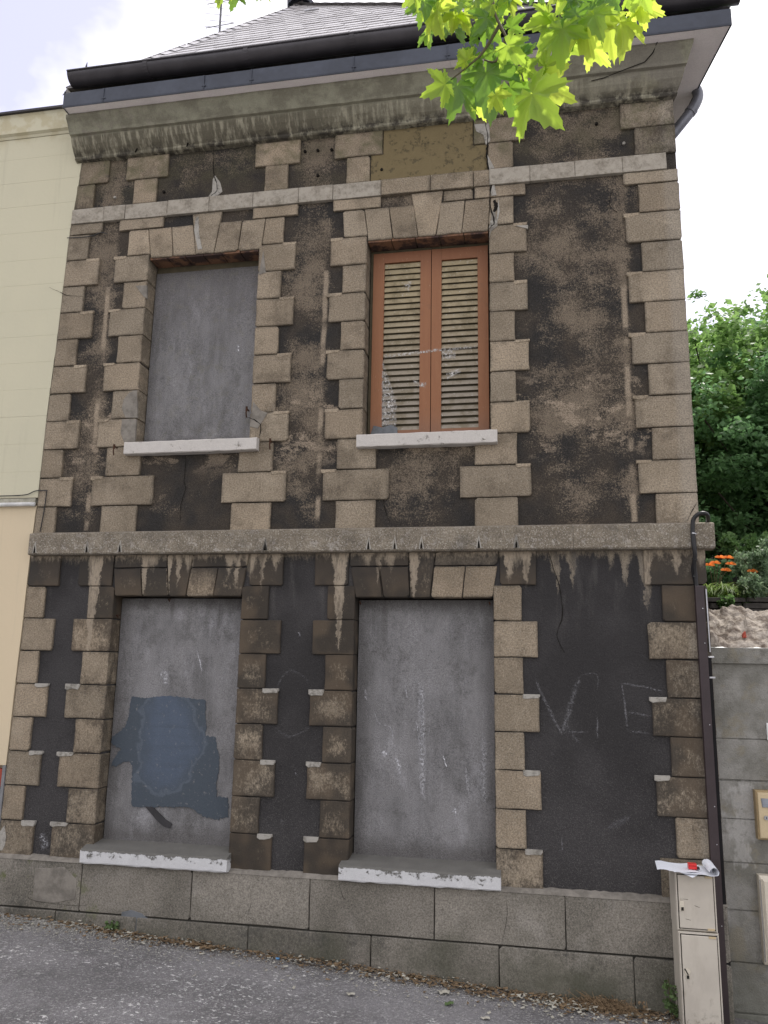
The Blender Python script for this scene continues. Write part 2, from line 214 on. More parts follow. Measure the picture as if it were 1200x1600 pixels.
# ================================================================ materials
def drip_depth(m):
    """how far the pale washed streaks run down below the string course, along the wall"""
    def prof(x0, x1):
        xs = np.linspace(x0, x1, 180); d = np.full_like(xs, .015)
        for c, dep, w in DRIP: d = np.maximum(d, dep*np.clip(1.1-np.abs(xs-c)/(w*.85), 0, 1)**.6*(.98+.12*math.sin(c*40)))
        return list(zip(xs.tolist(), d.tolist()))
    wob = m.math('MULTIPLY', m.math('SUBTRACT', m.noise(13, 5, .75, (1, 1, .8)), .5), .11)
    xw = m.math('ADD', m.X, wob)
    a = m.curve(xw, prof(-4.3, -1.6), -4.3, -1.6); b = m.curve(xw, prof(-1.6, 1.4), -1.6, 1.4)
    d = m.math('ADD', m.math('MULTIPLY', a, m.math('LESS_THAN', xw, -1.6)), m.math('MULTIPLY', b, m.math('GREATER_THAN', xw, -1.6)))
    jag = m.math('MULTIPLY', m.math('SUBTRACT', m.noise(24, 5, .78, (1.5, 1, .6)), .45), .26)
    below = m.math('SUBTRACT', .885, m.Z)
    k = m.ss(m.math('SUBTRACT', m.math('ADD', d, jag), below), -.03, .05)
    k = m.math('MULTIPLY', k, m.ss(below, .0, m.math('MAXIMUM', m.math('MULTIPLY', d, 1.15), .08), 1.0, .6)); k = m.math('MULTIPLY', k, m.math('MULTIPLY', m.ss(m.noise(60, 4, .75, (1, 1, .35)), .30, .52, .45, 1.0), m.ss(m.noise(10, 4, .7, (1.4, 1, .3), off=(6, 6, 6)), .36, .5, .45, 1.0)))
    return m.math('MULTIPLY', k, m.math('LESS_THAN', m.Z, .89)), below

def mat_stone(name, plinth=False):
    m = Mt(name, .93, .2)
    tcn = m.n.new('ShaderNodeTexCoord'); gs = m.n.new('ShaderNodeSeparateXYZ'); m.t.links.new(tcn.outputs['Generated'], gs.inputs[0])
    ex = m.math('MINIMUM', gs.outputs[0], m.math('SUBTRACT', 1.0, gs.outputs[0])); ez = m.math('MINIMUM', gs.outputs[2], m.math('SUBTRACT', 1.0, gs.outputs[2]))
    ed = m.math('MINIMUM', m.math('MULTIPLY', ex, 1.5), ez)          # 0 at a stone's edge, about .5 in the middle
    soot, val, tint, rnd = m.oinfo()
    big_ = m.noise(1.7, 4, .6); fine = m.noise(85, 3, .8); med = m.noise(24, 4, .62)
    if plinth: c = m.mix(m.ss(big_, .35, .65), (.15, .138, .115), (.23, .21, .178))
    else:
        c = m.mix(tint, (.285, .228, .162), (.24, .203, .152)); c = m.mix(m.ss(big_, .40, .64, 0, .6), c, (.175, .143, .102)); c = m.mix(m.ss(m.noise(3.5, 5, .65, off=(rnd if False else 3, 7, 1)), .50, .66, 0, .65), c, (.118, .095, .068)); c = m.mix(m.math('MULTIPLY', m.ss(ed, .10, .0), m.ss(m.noise(14, 4, .7), .35, .6, .1, .6)), c, (.085, .072, .055)); c = m.mix(m.ss(m.X, 1.03, 1.09, 0, .45), c, (.29, .26, .215))
    c = m.mix(m.ss(m.noise(5, 5, .6), .52, .72, 0, .35), c, (.36, .305, .23) if not plinth else (.29, .27, .24))
    c = m.scale(c, m.math('MULTIPLY', m.math('MULTIPLY_ADD', val, 1.0, .5), m.math('MULTIPLY_ADD', fine, 2.4, -.2)))
    c = m.mix(m.ss(m.noise(210, 1, .5, off=(3, 1, 2)), .62, .70, 0, .5), c, (.44, .41, .35))      # pale grains of the artificial stone
    # soot: blotchy, running down
    blot = m.math('ADD', m.math('MULTIPLY', m.noise(7, 6, .75, (1, 1, .75)), .5), m.math('MULTIPLY', m.noise(48, 4, .8, (1.1, 1, .7)), .55))
    blot = m.math('ADD', blot, m.math('MULTIPLY', m.math('SUBTRACT', .17, m.math('MINIMUM', ed, .34)), m.math('MULTIPLY', m.math('MULTIPLY', soot, m.ss(m.noise(2.7, 3, .6, off=(8, 8, 8)), .35, .65, .1, .9)), .8)))
    blot = m.math('ADD', blot, m.math('MULTIPLY', m.math('SUBTRACT', m.noise(3.6, 4, .65, off=(1, 5, 9)), .5), .35))
    thr = m.math('SUBTRACT', .80, m.math('MULTIPLY', soot, .50))
    sm = m.ss(blot, m.math('SUBTRACT', thr, .11), m.math('ADD', thr, .09))
    sm = m.math('MULTIPLY', sm, m.math('MULTIPLY_ADD', soot, .35, .62))
    c = m.mix(sm, c, m.mix(m.ss(m.noise(3.2, 2), .4, .6), (.036, .031, .026), (.078, .060, .043)) if not plinth else (.055, .055, .05))
    if not plinth:
        k, below = drip_depth(m)
        pale = m.scale((.33, .265, .19) if False else m.mix(med, (.30, .245, .18), (.40, .34, .26)), m.math('MULTIPLY_ADD', fine, .6, .7))
        # just under the string course everything is black except where the water ran
        top = m.math('MULTIPLY', m.math('LESS_THAN', m.Z, .89), m.ss(m.math('ADD', below, m.math('MULTIPLY', m.noise(7, 3), .12)), .42, .14, 0, .62))
        top = m.math('MULTIPLY', top, m.ss(soot, .1, .5))
        c = m.mix(top, c, (.040, .037, .034)); c = m.mix(m.math('MULTIPLY', k, .92), c, pale)
        # algae towards the top of the wall
        alg = m.math('MULTIPLY', m.ss(m.Z, 3.85, 4.5), m.ss(m.noise(6, 4, .6), .42, .68, 0, .75))
        c = m.mix(alg, c, (.105, .10, .055))
    else:
        c = m.mix(m.math('MULTIPLY', m.ss(m.math('ADD', m.Z, m.math('MULTIPLY', m.noise(4, 5), .5)), -1.82, -1.5, .75, 0), m.ss(m.noise(2.2, 3), .25, .6)), c, (.07, .072, .05))
        c = m.mix(m.math('MULTIPLY', m.ss(m.noise(5, 5, .7, off=(5, 2, 8)), .56, .64, 0, .7), m.ss(m.X, -2.6, -4, 0, 1)), c, (.09, .105, .03))
    m.col(c); h = m.math('ADD', m.math('MULTIPLY', fine, .5), m.math('MULTIPLY', med, .9)); m.bump(h, .0035, .8)
    return m.m

def mat_render():
    m = Mt('roughcast_render', .95, .18)
    gr = m.noise(75, 3, .8); gr2 = m.noise(150, 2, .7); big_ = m.noise(1.5, 5, .6, (1, 1, .8), off=(4, 0, 7)); mid = m.noise(6, 5, .65, (1, 1, .7))
    # where the rain has washed the black crust thin (middle of each strip)
    cx = m.curve(m.X, [(-4.2, .2), (-3.9, .2), (-3.78, .5), (-3.66, .66), (-3.58, .1), (-3.3, .0), (-2.9, .05), (-2.4, .0), (-2.08, .0), (-1.95, .35), (-1.85, .55), (-1.7, .5), (-1.62, .05), (-1.35, .05), (-1.1, .28), (-.85, .48), (-.6, .38), (-.45, .05), (-.1, .0), (-.0, .2), (.15, .42), (.4, .5), (.62, .42), (.74, .6), (.8, .0), (1.2, .0)], -4.3, 1.3)
    cz = m.curve(m.Z, [(-3, 0), (.88, 0), (1.05, .1), (1.2, .3), (1.6, .5), (2.0, .72), (2.2, .55), (2.5, .42), (2.9, .45), (3.3, .62), (3.6, .55), (3.85, .4), (4.05, .5), (4.3, .68), (4.6, .5)], -3, 5)
    wash = m.math('ADD', m.math('MULTIPLY', cx, .5), m.math('MULTIPLY', cz, .5))
    pat = m.noise(2.6, 5, .62, (.8, 1, 1.35), off=(11, 0, 3)); e = m.math('ADD', m.math('ADD', m.math('MULTIPLY', pat, .95), -.27), m.math('MULTIPLY', big_, .12)); e = m.math('ADD', m.math('ADD', m.math('MULTIPLY', e, 1.0), m.math('MULTIPLY', mid, .28)), m.math('MULTIPLY', gr, .62)); e = m.math('SUBTRACT', e, .11)
    k = m.ss(m.math('ADD', e, m.math('MULTIPLY', wash, .72)), .86, 1.08, 0, .88)
    k = m.math('MULTIPLY', k, m.math('GREATER_THAN', m.Z, .95))
    dark = m.mix(m.ss(m.noise(2.5, 3), .38, .62), (.034, .032, .030), (.060, .050, .040))
    tan = m.mix(mid, (.135, .107, .078), (.225, .185, .138))
    c = m.mix(k, dark, tan)
    # clean pale scars
    sc = m.math('MULTIPLY', m.ss(m.math('ADD', m.noise(2.9, 6, .68, (1, 1, 1.9), off=(1.7, 0, .35)), m.math('MULTIPLY', gr, .2)), .625, .70), m.math('MULTIPLY', m.ss(m.Z, 1.5, 1.8), m.ss(m.Z, 2.35, 2.1)))
    c = m.mix(m.math('MULTIPLY', sc, .8), c, (.29, .235, .175))
    # pale lime run beside the left-hand ends of the long stones
    for xc in (-1.672, -3.668, .738):
        w = m.math('ABSOLUTE', m.math('SUBTRACT', m.math('ADD', m.X, m.math('MULTIPLY', m.noise(4, 2), .03)), xc))
        s_ = m.math('MULTIPLY', m.ss(w, .03, .008), m.ss(m.noise(2.4, 3, .6, (.2, 1, 1), off=(xc, 0, 0)), .44, .54, 0, .8))
        c = m.mix(m.math('MULTIPLY', s_, m.math('MULTIPLY', m.math('GREATER_THAN', m.Z, 1.1), m.math('LESS_THAN', m.Z, 3.3))), c, (.33, .27, .2))
    # greenish frieze
    c = m.mix(m.math('MULTIPLY', m.ss(m.Z, 3.9, 4.4), m.ss(m.noise(5, 4), .35, .7, 0, .6)), c, (.075, .07, .045))
    # lower storey: near black, bluish, with pale grit showing through
    low = m.math('LESS_THAN', m.Z, .95)
    dl = m.mix(m.ss(m.noise(1.8, 3, .5, off=(2, 2, 2)), .35, .65), (.038, .036, .036), (.056, .053, .053))
    dl = m.mix(m.math('MULTIPLY', m.ss(gr2, .57, .66), m.ss(m.math('ADD', m.Z, m.math('MULTIPLY', mid, .8)), .5, -1.1, .02, .26)), dl, (.19, .18, .165))
    kd, below = drip_depth(m)
    dl = m.mix(m.math('MULTIPLY', kd, .85), dl, m.mix(mid, (.27, .225, .165), (.36, .31, .24)))
    halo = m.math('MULTIPLY', m.ss(m.noise(8, 4, .6, (1.4, 1, .25)), .5, .72), m.ss(below, .75, .1, 0, .35))
    dl = m.mix(halo, dl, (.15, .14, .13)); c = m.mix(low, c, dl)
    c = m.scale(c, m.math('MULTIPLY_ADD', gr2, m.math('MULTIPLY_ADD', low, -1.1, 2.3), m.math('MULTIPLY_ADD', low, .55, -.15))); m.col(c)
    m.bump(m.math('ADD', m.math('MULTIPLY', gr, 1.0), m.math('MULTIPLY', mid, .35)), .009, 1.0); return m.m

def mat_cement(name='cement_infill'):
    m = Mt(name, .9, .22)
    f = m.noise(130, 2, .7); a = m.noise(2.6, 5, .62, (1, 1, .6)); st = m.noise(16, 4, .65, (1, 1, .16)); md = m.noise(12, 5, .65)
    c = m.mix(m.ss(a, .33, .68), (.128, .125, .124), (.215, .210, .210)); c = m.mix(m.ss(st, .42, .7, 0, .35), c, (.25, .245, .25)); c = m.mix(m.ss(m.noise(3.2, 5, .68, (1, 1, .45), off=(5, 5, 5)), .52, .70, 0, .6), c, (.33, .325, .335)); c = m.mix(m.ss(m.noise(5, 6, .72, off=(15, 5, 5)), .54, .68, 0, .55), c, (.10, .097, .093))
    c = m.mix(m.ss(md, .55, .75, 0, .35), c, (.13, .13, .13))
    c = m.mix(m.math('MULTIPLY', m.ss(m.noise(9, 4, .6, (1, 1, .07), off=(6, 2, 1)), .56, .66), m.math('MAXIMUM', m.ss(m.math('ABSOLUTE', m.math('SUBTRACT', m.Z, .5)), .55, .0, 0, .55), m.ss(m.math('ABSOLUTE', m.math('SUBTRACT', m.Z, 3.5)), .7, .0, 0, .5))), c, (.085, .08, .076)); sp = m.vor(46); c = m.mix(m.math('MULTIPLY', m.ss(sp.outputs['Distance'], .16, .08), m.ss(m.noise(7, 2, off=(9, 9, 9)), .47, .6)), c, (.05, .048, .046))
    # darker margin at the head, foot and left reveal of every opening
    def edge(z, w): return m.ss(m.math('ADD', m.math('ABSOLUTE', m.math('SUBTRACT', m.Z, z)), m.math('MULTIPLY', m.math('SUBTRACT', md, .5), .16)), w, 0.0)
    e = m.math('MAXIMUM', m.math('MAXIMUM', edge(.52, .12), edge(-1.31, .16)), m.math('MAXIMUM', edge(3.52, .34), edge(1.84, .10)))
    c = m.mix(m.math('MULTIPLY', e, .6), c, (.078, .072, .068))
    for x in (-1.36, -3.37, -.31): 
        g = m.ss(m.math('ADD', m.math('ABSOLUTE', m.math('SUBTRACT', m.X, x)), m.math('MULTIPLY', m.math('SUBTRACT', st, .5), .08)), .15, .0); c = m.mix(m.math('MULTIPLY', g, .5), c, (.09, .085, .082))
    up = m.ss(m.Z, 2.5, 3.4); c = m.mix(m.math('MULTIPLY', up, .5), c, (.135, .127, .128)); c = m.mix(m.math('MULTIPLY', m.math('GREATER_THAN', m.Z, 1), m.ss(md, .5, .7, 0, .3)), c, (.17, .16, .12))
    c = m.scale(c, m.math('MULTIPLY_ADD', f, 1.6, .2)); m.col(c); m.bump(m.math('ADD', f, m.math('ADD', m.math('MULTIPLY', md, 1.2), m.math('MULTIPLY', m.noise(5, 3, .5, (1, 1, .5), dist=1.5), 3.5))), .0045, .9); return m.m

def mat_flaky(name, pale, under, amt=.5, ztop=None, soft=0.0):
    """old limewash flaking off concrete"""
    m = Mt(name, .88, .25); f = m.noise(140, 2, .7)
    e = m.math('ADD', m.math('MULTIPLY', m.noise(11, 6, .7), .7), m.math('MULTIPLY', m.noise(45, 4, .7), .35))
    if ztop is not None:
        e = m.math('SUBTRACT', e, m.ss(m.Z, ztop-.03, ztop+.012, 0, .55)); e = m.math('ADD', e, m.ss(m.Z, ztop-.04, ztop-.09, 0, .10))
    k = m.ss(e, amt-.03-soft, amt+.05+soft); u = m.mix(m.noise(6, 4), under, tuple(v*.6 for v in under))
    c = m.mix(k, u, m.mix(m.noise(20, 4, .6), pale, tuple(v*.82 for v in pale))); c = m.scale(c, m.math('MULTIPLY_ADD', f, .4, .8)); m.col(c)
    m.bump(m.math('ADD', k, m.math('MULTIPLY', f, .6)), .003, .9); return m.m

def simple(name, c, rough=.7, spec=.4, metal=0, var=.25, sc=8, bump=.001, bs=60, c2=None):
    m = Mt(name, rough, spec, metal); n = m.noise(sc, 5, .62)
    m.col(m.scale(m.mix(m.ss(n, .35, .68), c, c2 or tuple(v*(1-var) for v in c)), m.math('MULTIPLY_ADD', m.noise(bs*2, 2), .3, .85)))
    if bump: m.bump(m.noise(bs, 3), bump, .6)
    return m.m

def mat_string():
    m = Mt('string_course_stone', .92, .2); f = m.noise(80, 3, .8); md = m.noise(9, 5, .65)
    c = m.mix(m.ss(md, .35, .7), (.15, .128, .098), (.225, .195, .15)); c = m.mix(m.ss(m.noise(95, 2, .7), .56, .66, 0, .7), c, (.42, .39, .34))
    c = m.mix(m.math('MULTIPLY', m.ss(m.noise(20, 5, .7), .52, .66), m.ss(m.Z, 1.02, .92, .25, .6)), c, (.34, .32, .29))
    c = m.mix(m.ss(m.noise(4, 4, .6, off=(3, 3, 3)), .55, .7, 0, .5), c, (.10, .09, .075))
    m.col(m.scale(c, m.math('MULTIPLY_ADD', f, 1.8, .15))); m.bump(m.math('ADD', f, md), .006, .9); return m.m

def mat_cornice():
    m = Mt('cornice_cement', .92, .2); f = m.noise(90, 2, .7); md = m.noise(6, 5, .65); st = m.noise(30, 4, .62, (1, .3, .07)); st2 = m.noise(8, 4, .6, (1, .3, .12), off=(3, 0, 0))
    up = m.ss(m.math('ADD', m.Z, m.math('MULTIPLY', m.math('SUBTRACT', md, .5), .03)), 4.70, 4.73)
    lo = m.mix(m.ss(st, .45, .66), (.14, .128, .095), (.33, .31, .235)); lo = m.mix(m.ss(st2, .5, .72, 0, .6), lo, (.07, .066, .05))
    lo = m.mix(m.math('MULTIPLY', m.ss(m.X, -2.2, -.6), m.ss(md, .35, .6, .2, .65)), lo, (.33, .315, .235))
    u = m.mix(m.ss(md, .38, .62), (.29, .285, .215), (.20, .19, .145)); u = m.mix(m.math('MULTIPLY', m.ss(m.noise(14, 5, .7), .53, .62), m.ss(m.X, -2.6, -3.6, 0, .8)), u, (.25, .23, .19))
    c = m.mix(up, lo, u)
    c = m.mix(m.math('MULTIPLY', m.ss(m.X, .35, 1.0), m.ss(m.noise(3, 3, off=(2, 8, 1)), .40, .55, 0, .75)), c, (.21, .195, .165))
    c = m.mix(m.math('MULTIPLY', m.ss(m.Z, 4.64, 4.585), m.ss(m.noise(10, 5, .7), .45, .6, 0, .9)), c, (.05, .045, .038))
    m.col(m.scale(c, m.math('MULTIPLY_ADD', f, .5, .75))); m.bump(m.math('ADD', m.math('MULTIPLY', f, .5), md), .006, .8); return m.m

def mat_soffit_stone():
    m = Mt('burnt_lintel_stone', .9, .2); a = m.noise(7, 5, .65)
    m.col(m.scale(m.mix(m.ss(a, .42, .6), (.06, .04, .035), (.21, .115, .07)), m.math('MULTIPLY_ADD', m.noise(90, 2), .7, .6))); m.bump(m.noise(60, 3), .003); return m.m

def mat_slate():
    m = Mt('roof_slate', .35, .7); rn = m.geo.outputs['Random Per Island']
    c = m.mix(rn, (.40, .385, .385), (.56, .545, .545)); c = m.mix(m.ss(m.noise(30, 4, .7), .5, .7, 0, .4), c, (.15, .135, .13))
    m.col(c); m.bump(m.noise(70, 3), .002); return m.m

def mat_leafmass(name, dark, light, tr=.5):
    m = Mt(name, .55, .35); m.n.remove(m.b); rn = m.geo.outputs['Random Per Island']
    c = m.mix(m.math('ADD', m.math('MULTIPLY', rn, .6), m.math('MULTIPLY', m.noise(.9, 3), .5)), dark, light)
    d = m.n.new('ShaderNodeBsdfPrincipled'); m.put(d.inputs['Base Color'], c); d.inputs['Roughness'].default_value = .5; d.inputs['Specular IOR Level'].default_value = .4
    t = m.n.new('ShaderNodeBsdfTranslucent'); m.put(t.inputs['Color'], m.mix(1.0, c, (1.0, 1.0, .5), 'MULTIPLY') if False else m.scale(c, 1.5))
    x = m.n.new('ShaderNodeMixShader'); x.inputs[0].default_value = tr; m.t.links.new(d.outputs[0], x.inputs[1]); m.t.links.new(t.outputs[0], x.inputs[2])
    m.t.links.new(x.outputs[0], m.n['Material Output'].inputs[0]); return m.m

def mat_leaf(name, c0, t0, tr):
    m = Mt(name, .5, .4); m.n.remove(m.b); v = m.attr('tone')
    n = m.noise(18, 3, .6)
    c = m.mix(v, m.mix(n, c0, tuple(k*.75 for k in c0)), (c0[0]*1.9, c0[1]*1.5, c0[2]*1.4))
    d = m.n.new('ShaderNodeBsdfPrincipled'); m.put(d.inputs['Base Color'], c); d.inputs['Roughness'].default_value = .38; d.inputs['Specular IOR Level'].default_value = .5
    t = m.n.new('ShaderNodeBsdfTranslucent'); m.put(t.inputs['Color'], m.mix(v, m.mix(n, t0, tuple(k*.85 for k in t0)), tuple(k*.8 for k in t0)))
    x = m.n.new('ShaderNodeMixShader'); x.inputs[0].default_value = tr; m.t.links.new(d.outputs[0], x.inputs[1]); m.t.links.new(t.outputs[0], x.inputs[2])
    m.t.links.new(x.outputs[0], m.n['Material Output'].inputs[0]); return m.m

def mat_chalk(name, c, k):
    """faint scuff: broken coverage over what lies beneath"""
    m = Mt(name, .95, .1); m.col(c); a = m.attr('tone')
    al = m.math('MULTIPLY', m.math('MULTIPLY', m.ss(m.noise(55, 4, .75), .40, .68), a), k); m.put(m.b.inputs['Alpha'], al); return m.m

def mat_asphalt():
    m = Mt('asphalt', .93, .25); v = m.vor(95); f = m.noise(75, 3, .8); b = m.noise(1.6, 5, .65)
    c = m.mix(m.ss(b, .35, .65), (.155, .15, .15), (.235, .228, .23))
    c = m.mix(m.ss(v.outputs['Color'], .55, .9, 0, .6), c, (.42, .41, .40)); c = m.mix(m.ss(f, .55, .66, 0, .6), c, (.07, .066, .07))
    sp = m.math('MULTIPLY', m.ss(m.noise(30, 4, .74, (.8, 1, 1), off=(1, 4, 0)), .585, .625), m.ss(m.noise(1.6, 3, .6, off=(7, 3, 0)), .40, .56))
    c = m.mix(m.math('MULTIPLY', sp, m.ss(m.noise(60, 2), .3, .5, .5, 1.0)), c, (.70, .69, .67))
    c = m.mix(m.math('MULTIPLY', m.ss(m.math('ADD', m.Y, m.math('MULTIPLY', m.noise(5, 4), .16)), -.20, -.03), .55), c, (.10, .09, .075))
    m.col(c); m.bump(m.math('ADD', v.outputs['Distance'], f), .006, .9); return m.m

STONE = mat_stone('artificial_stone'); PLINTH = mat_stone('plinth_cement', True); RENDER = mat_render(); CEMENT = mat_cement()
STRING = mat_string(); CORNICE = mat_cornice(); SLATE = mat_slate(); ASPHALT = mat_asphalt(); BURNT = mat_soffit_stone()
SILL_LOW = mat_flaky('flaking_limewash', (.60, .60, .60), (.17, .165, .15), .46, -1.366)
SILL_UP = mat_flaky('pale_sill_stone', (.56, .53, .49), (.26, .24, .20), .40)
BAND = mat_flaky('limewashed_band', (.40, .365, .305), (.235, .205, .16), .46, None, .10)
MORTAR = mat_flaky('fresh_mortar', (.38, .36, .32), (.22, .205, .175), .46, None, .05)
PATCHC = simple('cement_patch', (.235, .215, .185), .95, .2, var=.35, sc=14, bump=.003)
PATCHD = simple('grey_cement_patch', (.155, .165, .175), .95, .2, var=.3, sc=10, bump=.003)
FROSTY = mat_flaky('yellowed_render', (.185, .145, .075), (.13, .106, .06), .45)
ZINC = simple('zinc_sheet', (.06, .068, .088), .55, .35, .15, .3, 2.5, .0006, 12)
GUTTER = simple('dark_gutter_metal', (.065, .06, .066), .45, .5, .3, .35, 3)
LEAD = simple('dull_zinc_pipe', (.17, .175, .20), .4, .5, .4)
SOFFIT = simple('painted_soffit_board', (.88, .83, .83), .7, .3, var=.08, sc=3)
def mat_wood():
    m = Mt('orange_brown_paint', .62, .35); g = m.noise(6, 5, .6, (6, 1, .5)); w = m.noise(9, 5, .7)
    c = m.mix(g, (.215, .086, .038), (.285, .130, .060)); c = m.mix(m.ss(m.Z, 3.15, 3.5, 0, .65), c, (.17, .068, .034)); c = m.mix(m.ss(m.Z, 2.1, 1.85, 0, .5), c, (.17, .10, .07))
    c = m.mix(m.ss(w, .58, .72, 0, .5), c, (.17, .085, .045)); c = m.mix(m.ss(m.noise(30, 4, .7, (3, 1, .6)), .64, .7, 0, .6), c, (.42, .30, .20))
    m.col(c); m.bump(m.noise(40, 3, .6, (4, 1, .4)), .0015); return m.m
def mat_slat():
    m = Mt('weathered_slat_paint', .8, .25); w = m.noise(7, 5, .7); t = m.ss(m.Z, 2.1, 3.2)
    c = m.mix(t, (.265, .232, .185), (.32, .265, .165)); c = m.mix(m.ss(w, .45, .62, 0, .6), c, (.15, .12, .07)); c = m.mix(m.ss(m.noise(50, 4, .75), .6, .68, 0, .8), c, (.48, .46, .42))
    m.col(c); m.bump(w, .002); return m.m
WOOD = mat_wood(); SLAT = mat_slat(); WINDARK = simple('dark_room_board', (.11, .094, .062), .95, .1)
RUST = simple('rusted_iron', (.06, .03, .018), .9, .2, var=.5, sc=30)
BLACK = simple('black_rubber_cable', (.012, .012, .013), .4, .4)
TRUNK = simple('brown_pvc_trunking', (.036, .024, .026), .5, .4, var=.2, bump=0)
CRACK_M = simple('dark_crack', (.018, .016, .014), 1, .05, bump=0)
DARKJ = simple('sooty_mortar', (.045, .042, .036), .95, .1)
def mat_cream():
    m = Mt('cream_painted_wall', .85, .25); n = m.noise(1.3, 4, .6, (1, 1, .7))
    up = m.ss(m.Z, 1.30, 1.42); c = m.mix(up, (.60, .50, .345), (.54, .51, .375)); c = m.mix(m.ss(n, .4, .7, 0, .4), c, m.mix(up, (.53, .45, .32), (.48, .46, .345)))
    c = m.mix(m.ss(m.noise(9, 5, .7, (1, 1, .2)), .62, .8, 0, .3), c, (.36, .34, .26)); c = m.mix(m.ss(m.noise(3, 5, .7, (2.5, 1, .12), off=(4, 4, 4)), .55, .75, 0, .3), c, (.33, .31, .23)); c = m.mix(m.math('MULTIPLY', m.ss(m.Z, 4.75, 4.95), m.ss(m.noise(7, 4), .45, .6, 0, .5)), c, (.40, .34, .2))
    m.col(c); m.bump(m.noise(25, 4), .002, .5); return m.m
CREAM = mat_cream(); REDT = simple('red_tile', (.34, .055, .03), .6, .4, sc=10); GREYP = simple('grey_cement_strip', (.22, .22, .225), .9, .2)
WHITEP = simple('white_pvc_pipe', (.62, .62, .60), .5, .4); CAB = None
def mat_cab():
    m = Mt('dirty_beige_plastic', .55, .35); n = m.noise(4, 4); c = m.mix(m.ss(n, .4, .7), (.50, .46, .39), (.44, .40, .34))
    c = m.mix(m.math('MULTIPLY', m.ss(m.noise(45, 5, .75), .50, .62), m.ss(m.math('ADD', m.Z, m.math('MULTIPLY', m.noise(9, 3), .1)), -1.95, -2.08, 0, .8)), c, (.15, .13, .10))
    c = m.mix(m.ss(m.noise(12, 5, .7, (1, 1, .4)), .60, .74, 0, .55), c, (.26, .22, .17)); c = m.mix(m.ss(m.noise(5, 5, .75, (1, 1, .3), off=(4, 1, 2)), .5, .7, 0, .4), c, (.36, .32, .26)); m.col(c); return m.m
CAB = mat_cab(); CABDARK = simple('cabinet_gap', (.03, .028, .025), .9, .1)
PAPER = simple('white_paper', (.78, .80, .84), .85, .2, var=.04, bump=0); REDP = simple('red_plastic', (.60, .02, .02), .4, .5, var=.05, bump=0)
BOXB = simple('beige_box_paint', (.50, .40, .245), .5, .4, var=.12, sc=4); BOXP = simple('pale_box_plastic', (.58, .53, .43), .5, .4, var=.1)
STEEL = simple('steel', (.45, .45, .47), .3, .5, .8)
def mat_retain():
    m = Mt('retaining_wall_concrete', .93, .2); a = m.noise(3, 5, .62); f = m.noise(110, 2, .7)
    c = m.mix(m.ss(a, .36, .66), (.15, .145, .125), (.27, .262, .24)); c = m.mix(m.ss(m.noise(6, 5, .65, off=(3, 3, 3)), .52, .66, 0, .7), c, (.20, .18, .135)); c = m.mix(m.math('MULTIPLY', m.ss(m.noise(2.5, 5, .7, (1, 1, .6), off=(9, 1, 4)), .54, .6), .55), c, (.38, .37, .35)); c = m.mix(m.ss(m.noise(7, 6, .75, off=(2, 9, 4)), .56, .70, 0, .55), c, (.085, .08, .065))
    c = m.mix(m.ss(m.Z, -1.75, -2.2, 0, .55), c, (.10, .105, .08)); c = m.mix(m.ss(m.noise(30, 4, .7), .62, .7, 0, .5), c, (.09, .085, .075)); m.col(m.scale(c, m.math('MULTIPLY_ADD', f, .5, .75))); m.bump(m.math('ADD', f, m.math('MULTIPLY', a, 1.5)), .004); return m.m
RETAIN = mat_retain()
RUBBLE = simple('crumbling_lime_mortar', (.40, .355, .30), .95, .1, sc=16, bump=.02, bs=28, c2=(.12, .095, .075))
DARKSTONE = simple('dark_garden_stone', (.085, .078, .07), .95, .2, var=.5, sc=9, bump=.006, bs=30)
SOIL = simple('garden_soil', (.05, .04, .028), 1, .1, var=.4)
BARK = simple('tree_bark', (.075, .062, .05), .95, .1, var=.4, sc=12, bump=.01, bs=20)
TWIG = simple('green_brown_twig', (.11, .095, .05), .7, .3, bump=0)
CROWN = [mat_leafmass('broad_green_foliage', (.06, .12, .04), (.19, .32, .10)), mat_leafmass('yellow_green_foliage', (.075, .15, .045), (.24, .38, .11)), mat_leafmass('deep_green_foliage', (.06, .13, .055), (.17, .31, .12))]
GREYLEAF = mat_leafmass('grey_green_foliage', (.10, .16, .09), (.25, .34, .2)); BLADE = mat_leafmass('lily_blades', (.13, .22, .05), (.30, .40, .12)); PETAL = mat_leafmass('orange_petals', (.75, .20, .035), (.9, .32, .08), .35)
LEAFM = [mat_leaf('plane_leaf_shaded', (.07, .16, .03), (.32, .56, .06), .5), mat_leaf('plane_leaf_mid', (.09, .17, .028), (.62, .86, .10), .62), mat_leaf('plane_leaf_backlit', (.18, .26, .03), (.80, .98, .13), .74)]  # backlight and shade of single leaves put into these three colours
DRYLEAF = simple('dry_leaf', (.215, .15, .088), .9, .2, var=.45, sc=40, bump=0); PALELEAF = simple('faded_leaf', (.45, .43, .36), .9, .2, var=.3, sc=30, bump=0)
GREENLEAF = simple('fallen_green_leaf', (.09, .14, .05), .7, .3, var=.3, sc=30, bump=0)
GRIT = simple('pale_grit', (.36, .35, .32), .95, .1, var=.5, sc=60, bump=0)
BLUEPL = simple('blue_plastic', (.12, .35, .65), .4, .5, bump=0)
CHALKM = mat_chalk('chalk_scuff', (.42, .42, .44), .7); CHALKC = mat_chalk('lime_scuff', (.55, .55, .57), 1.9)
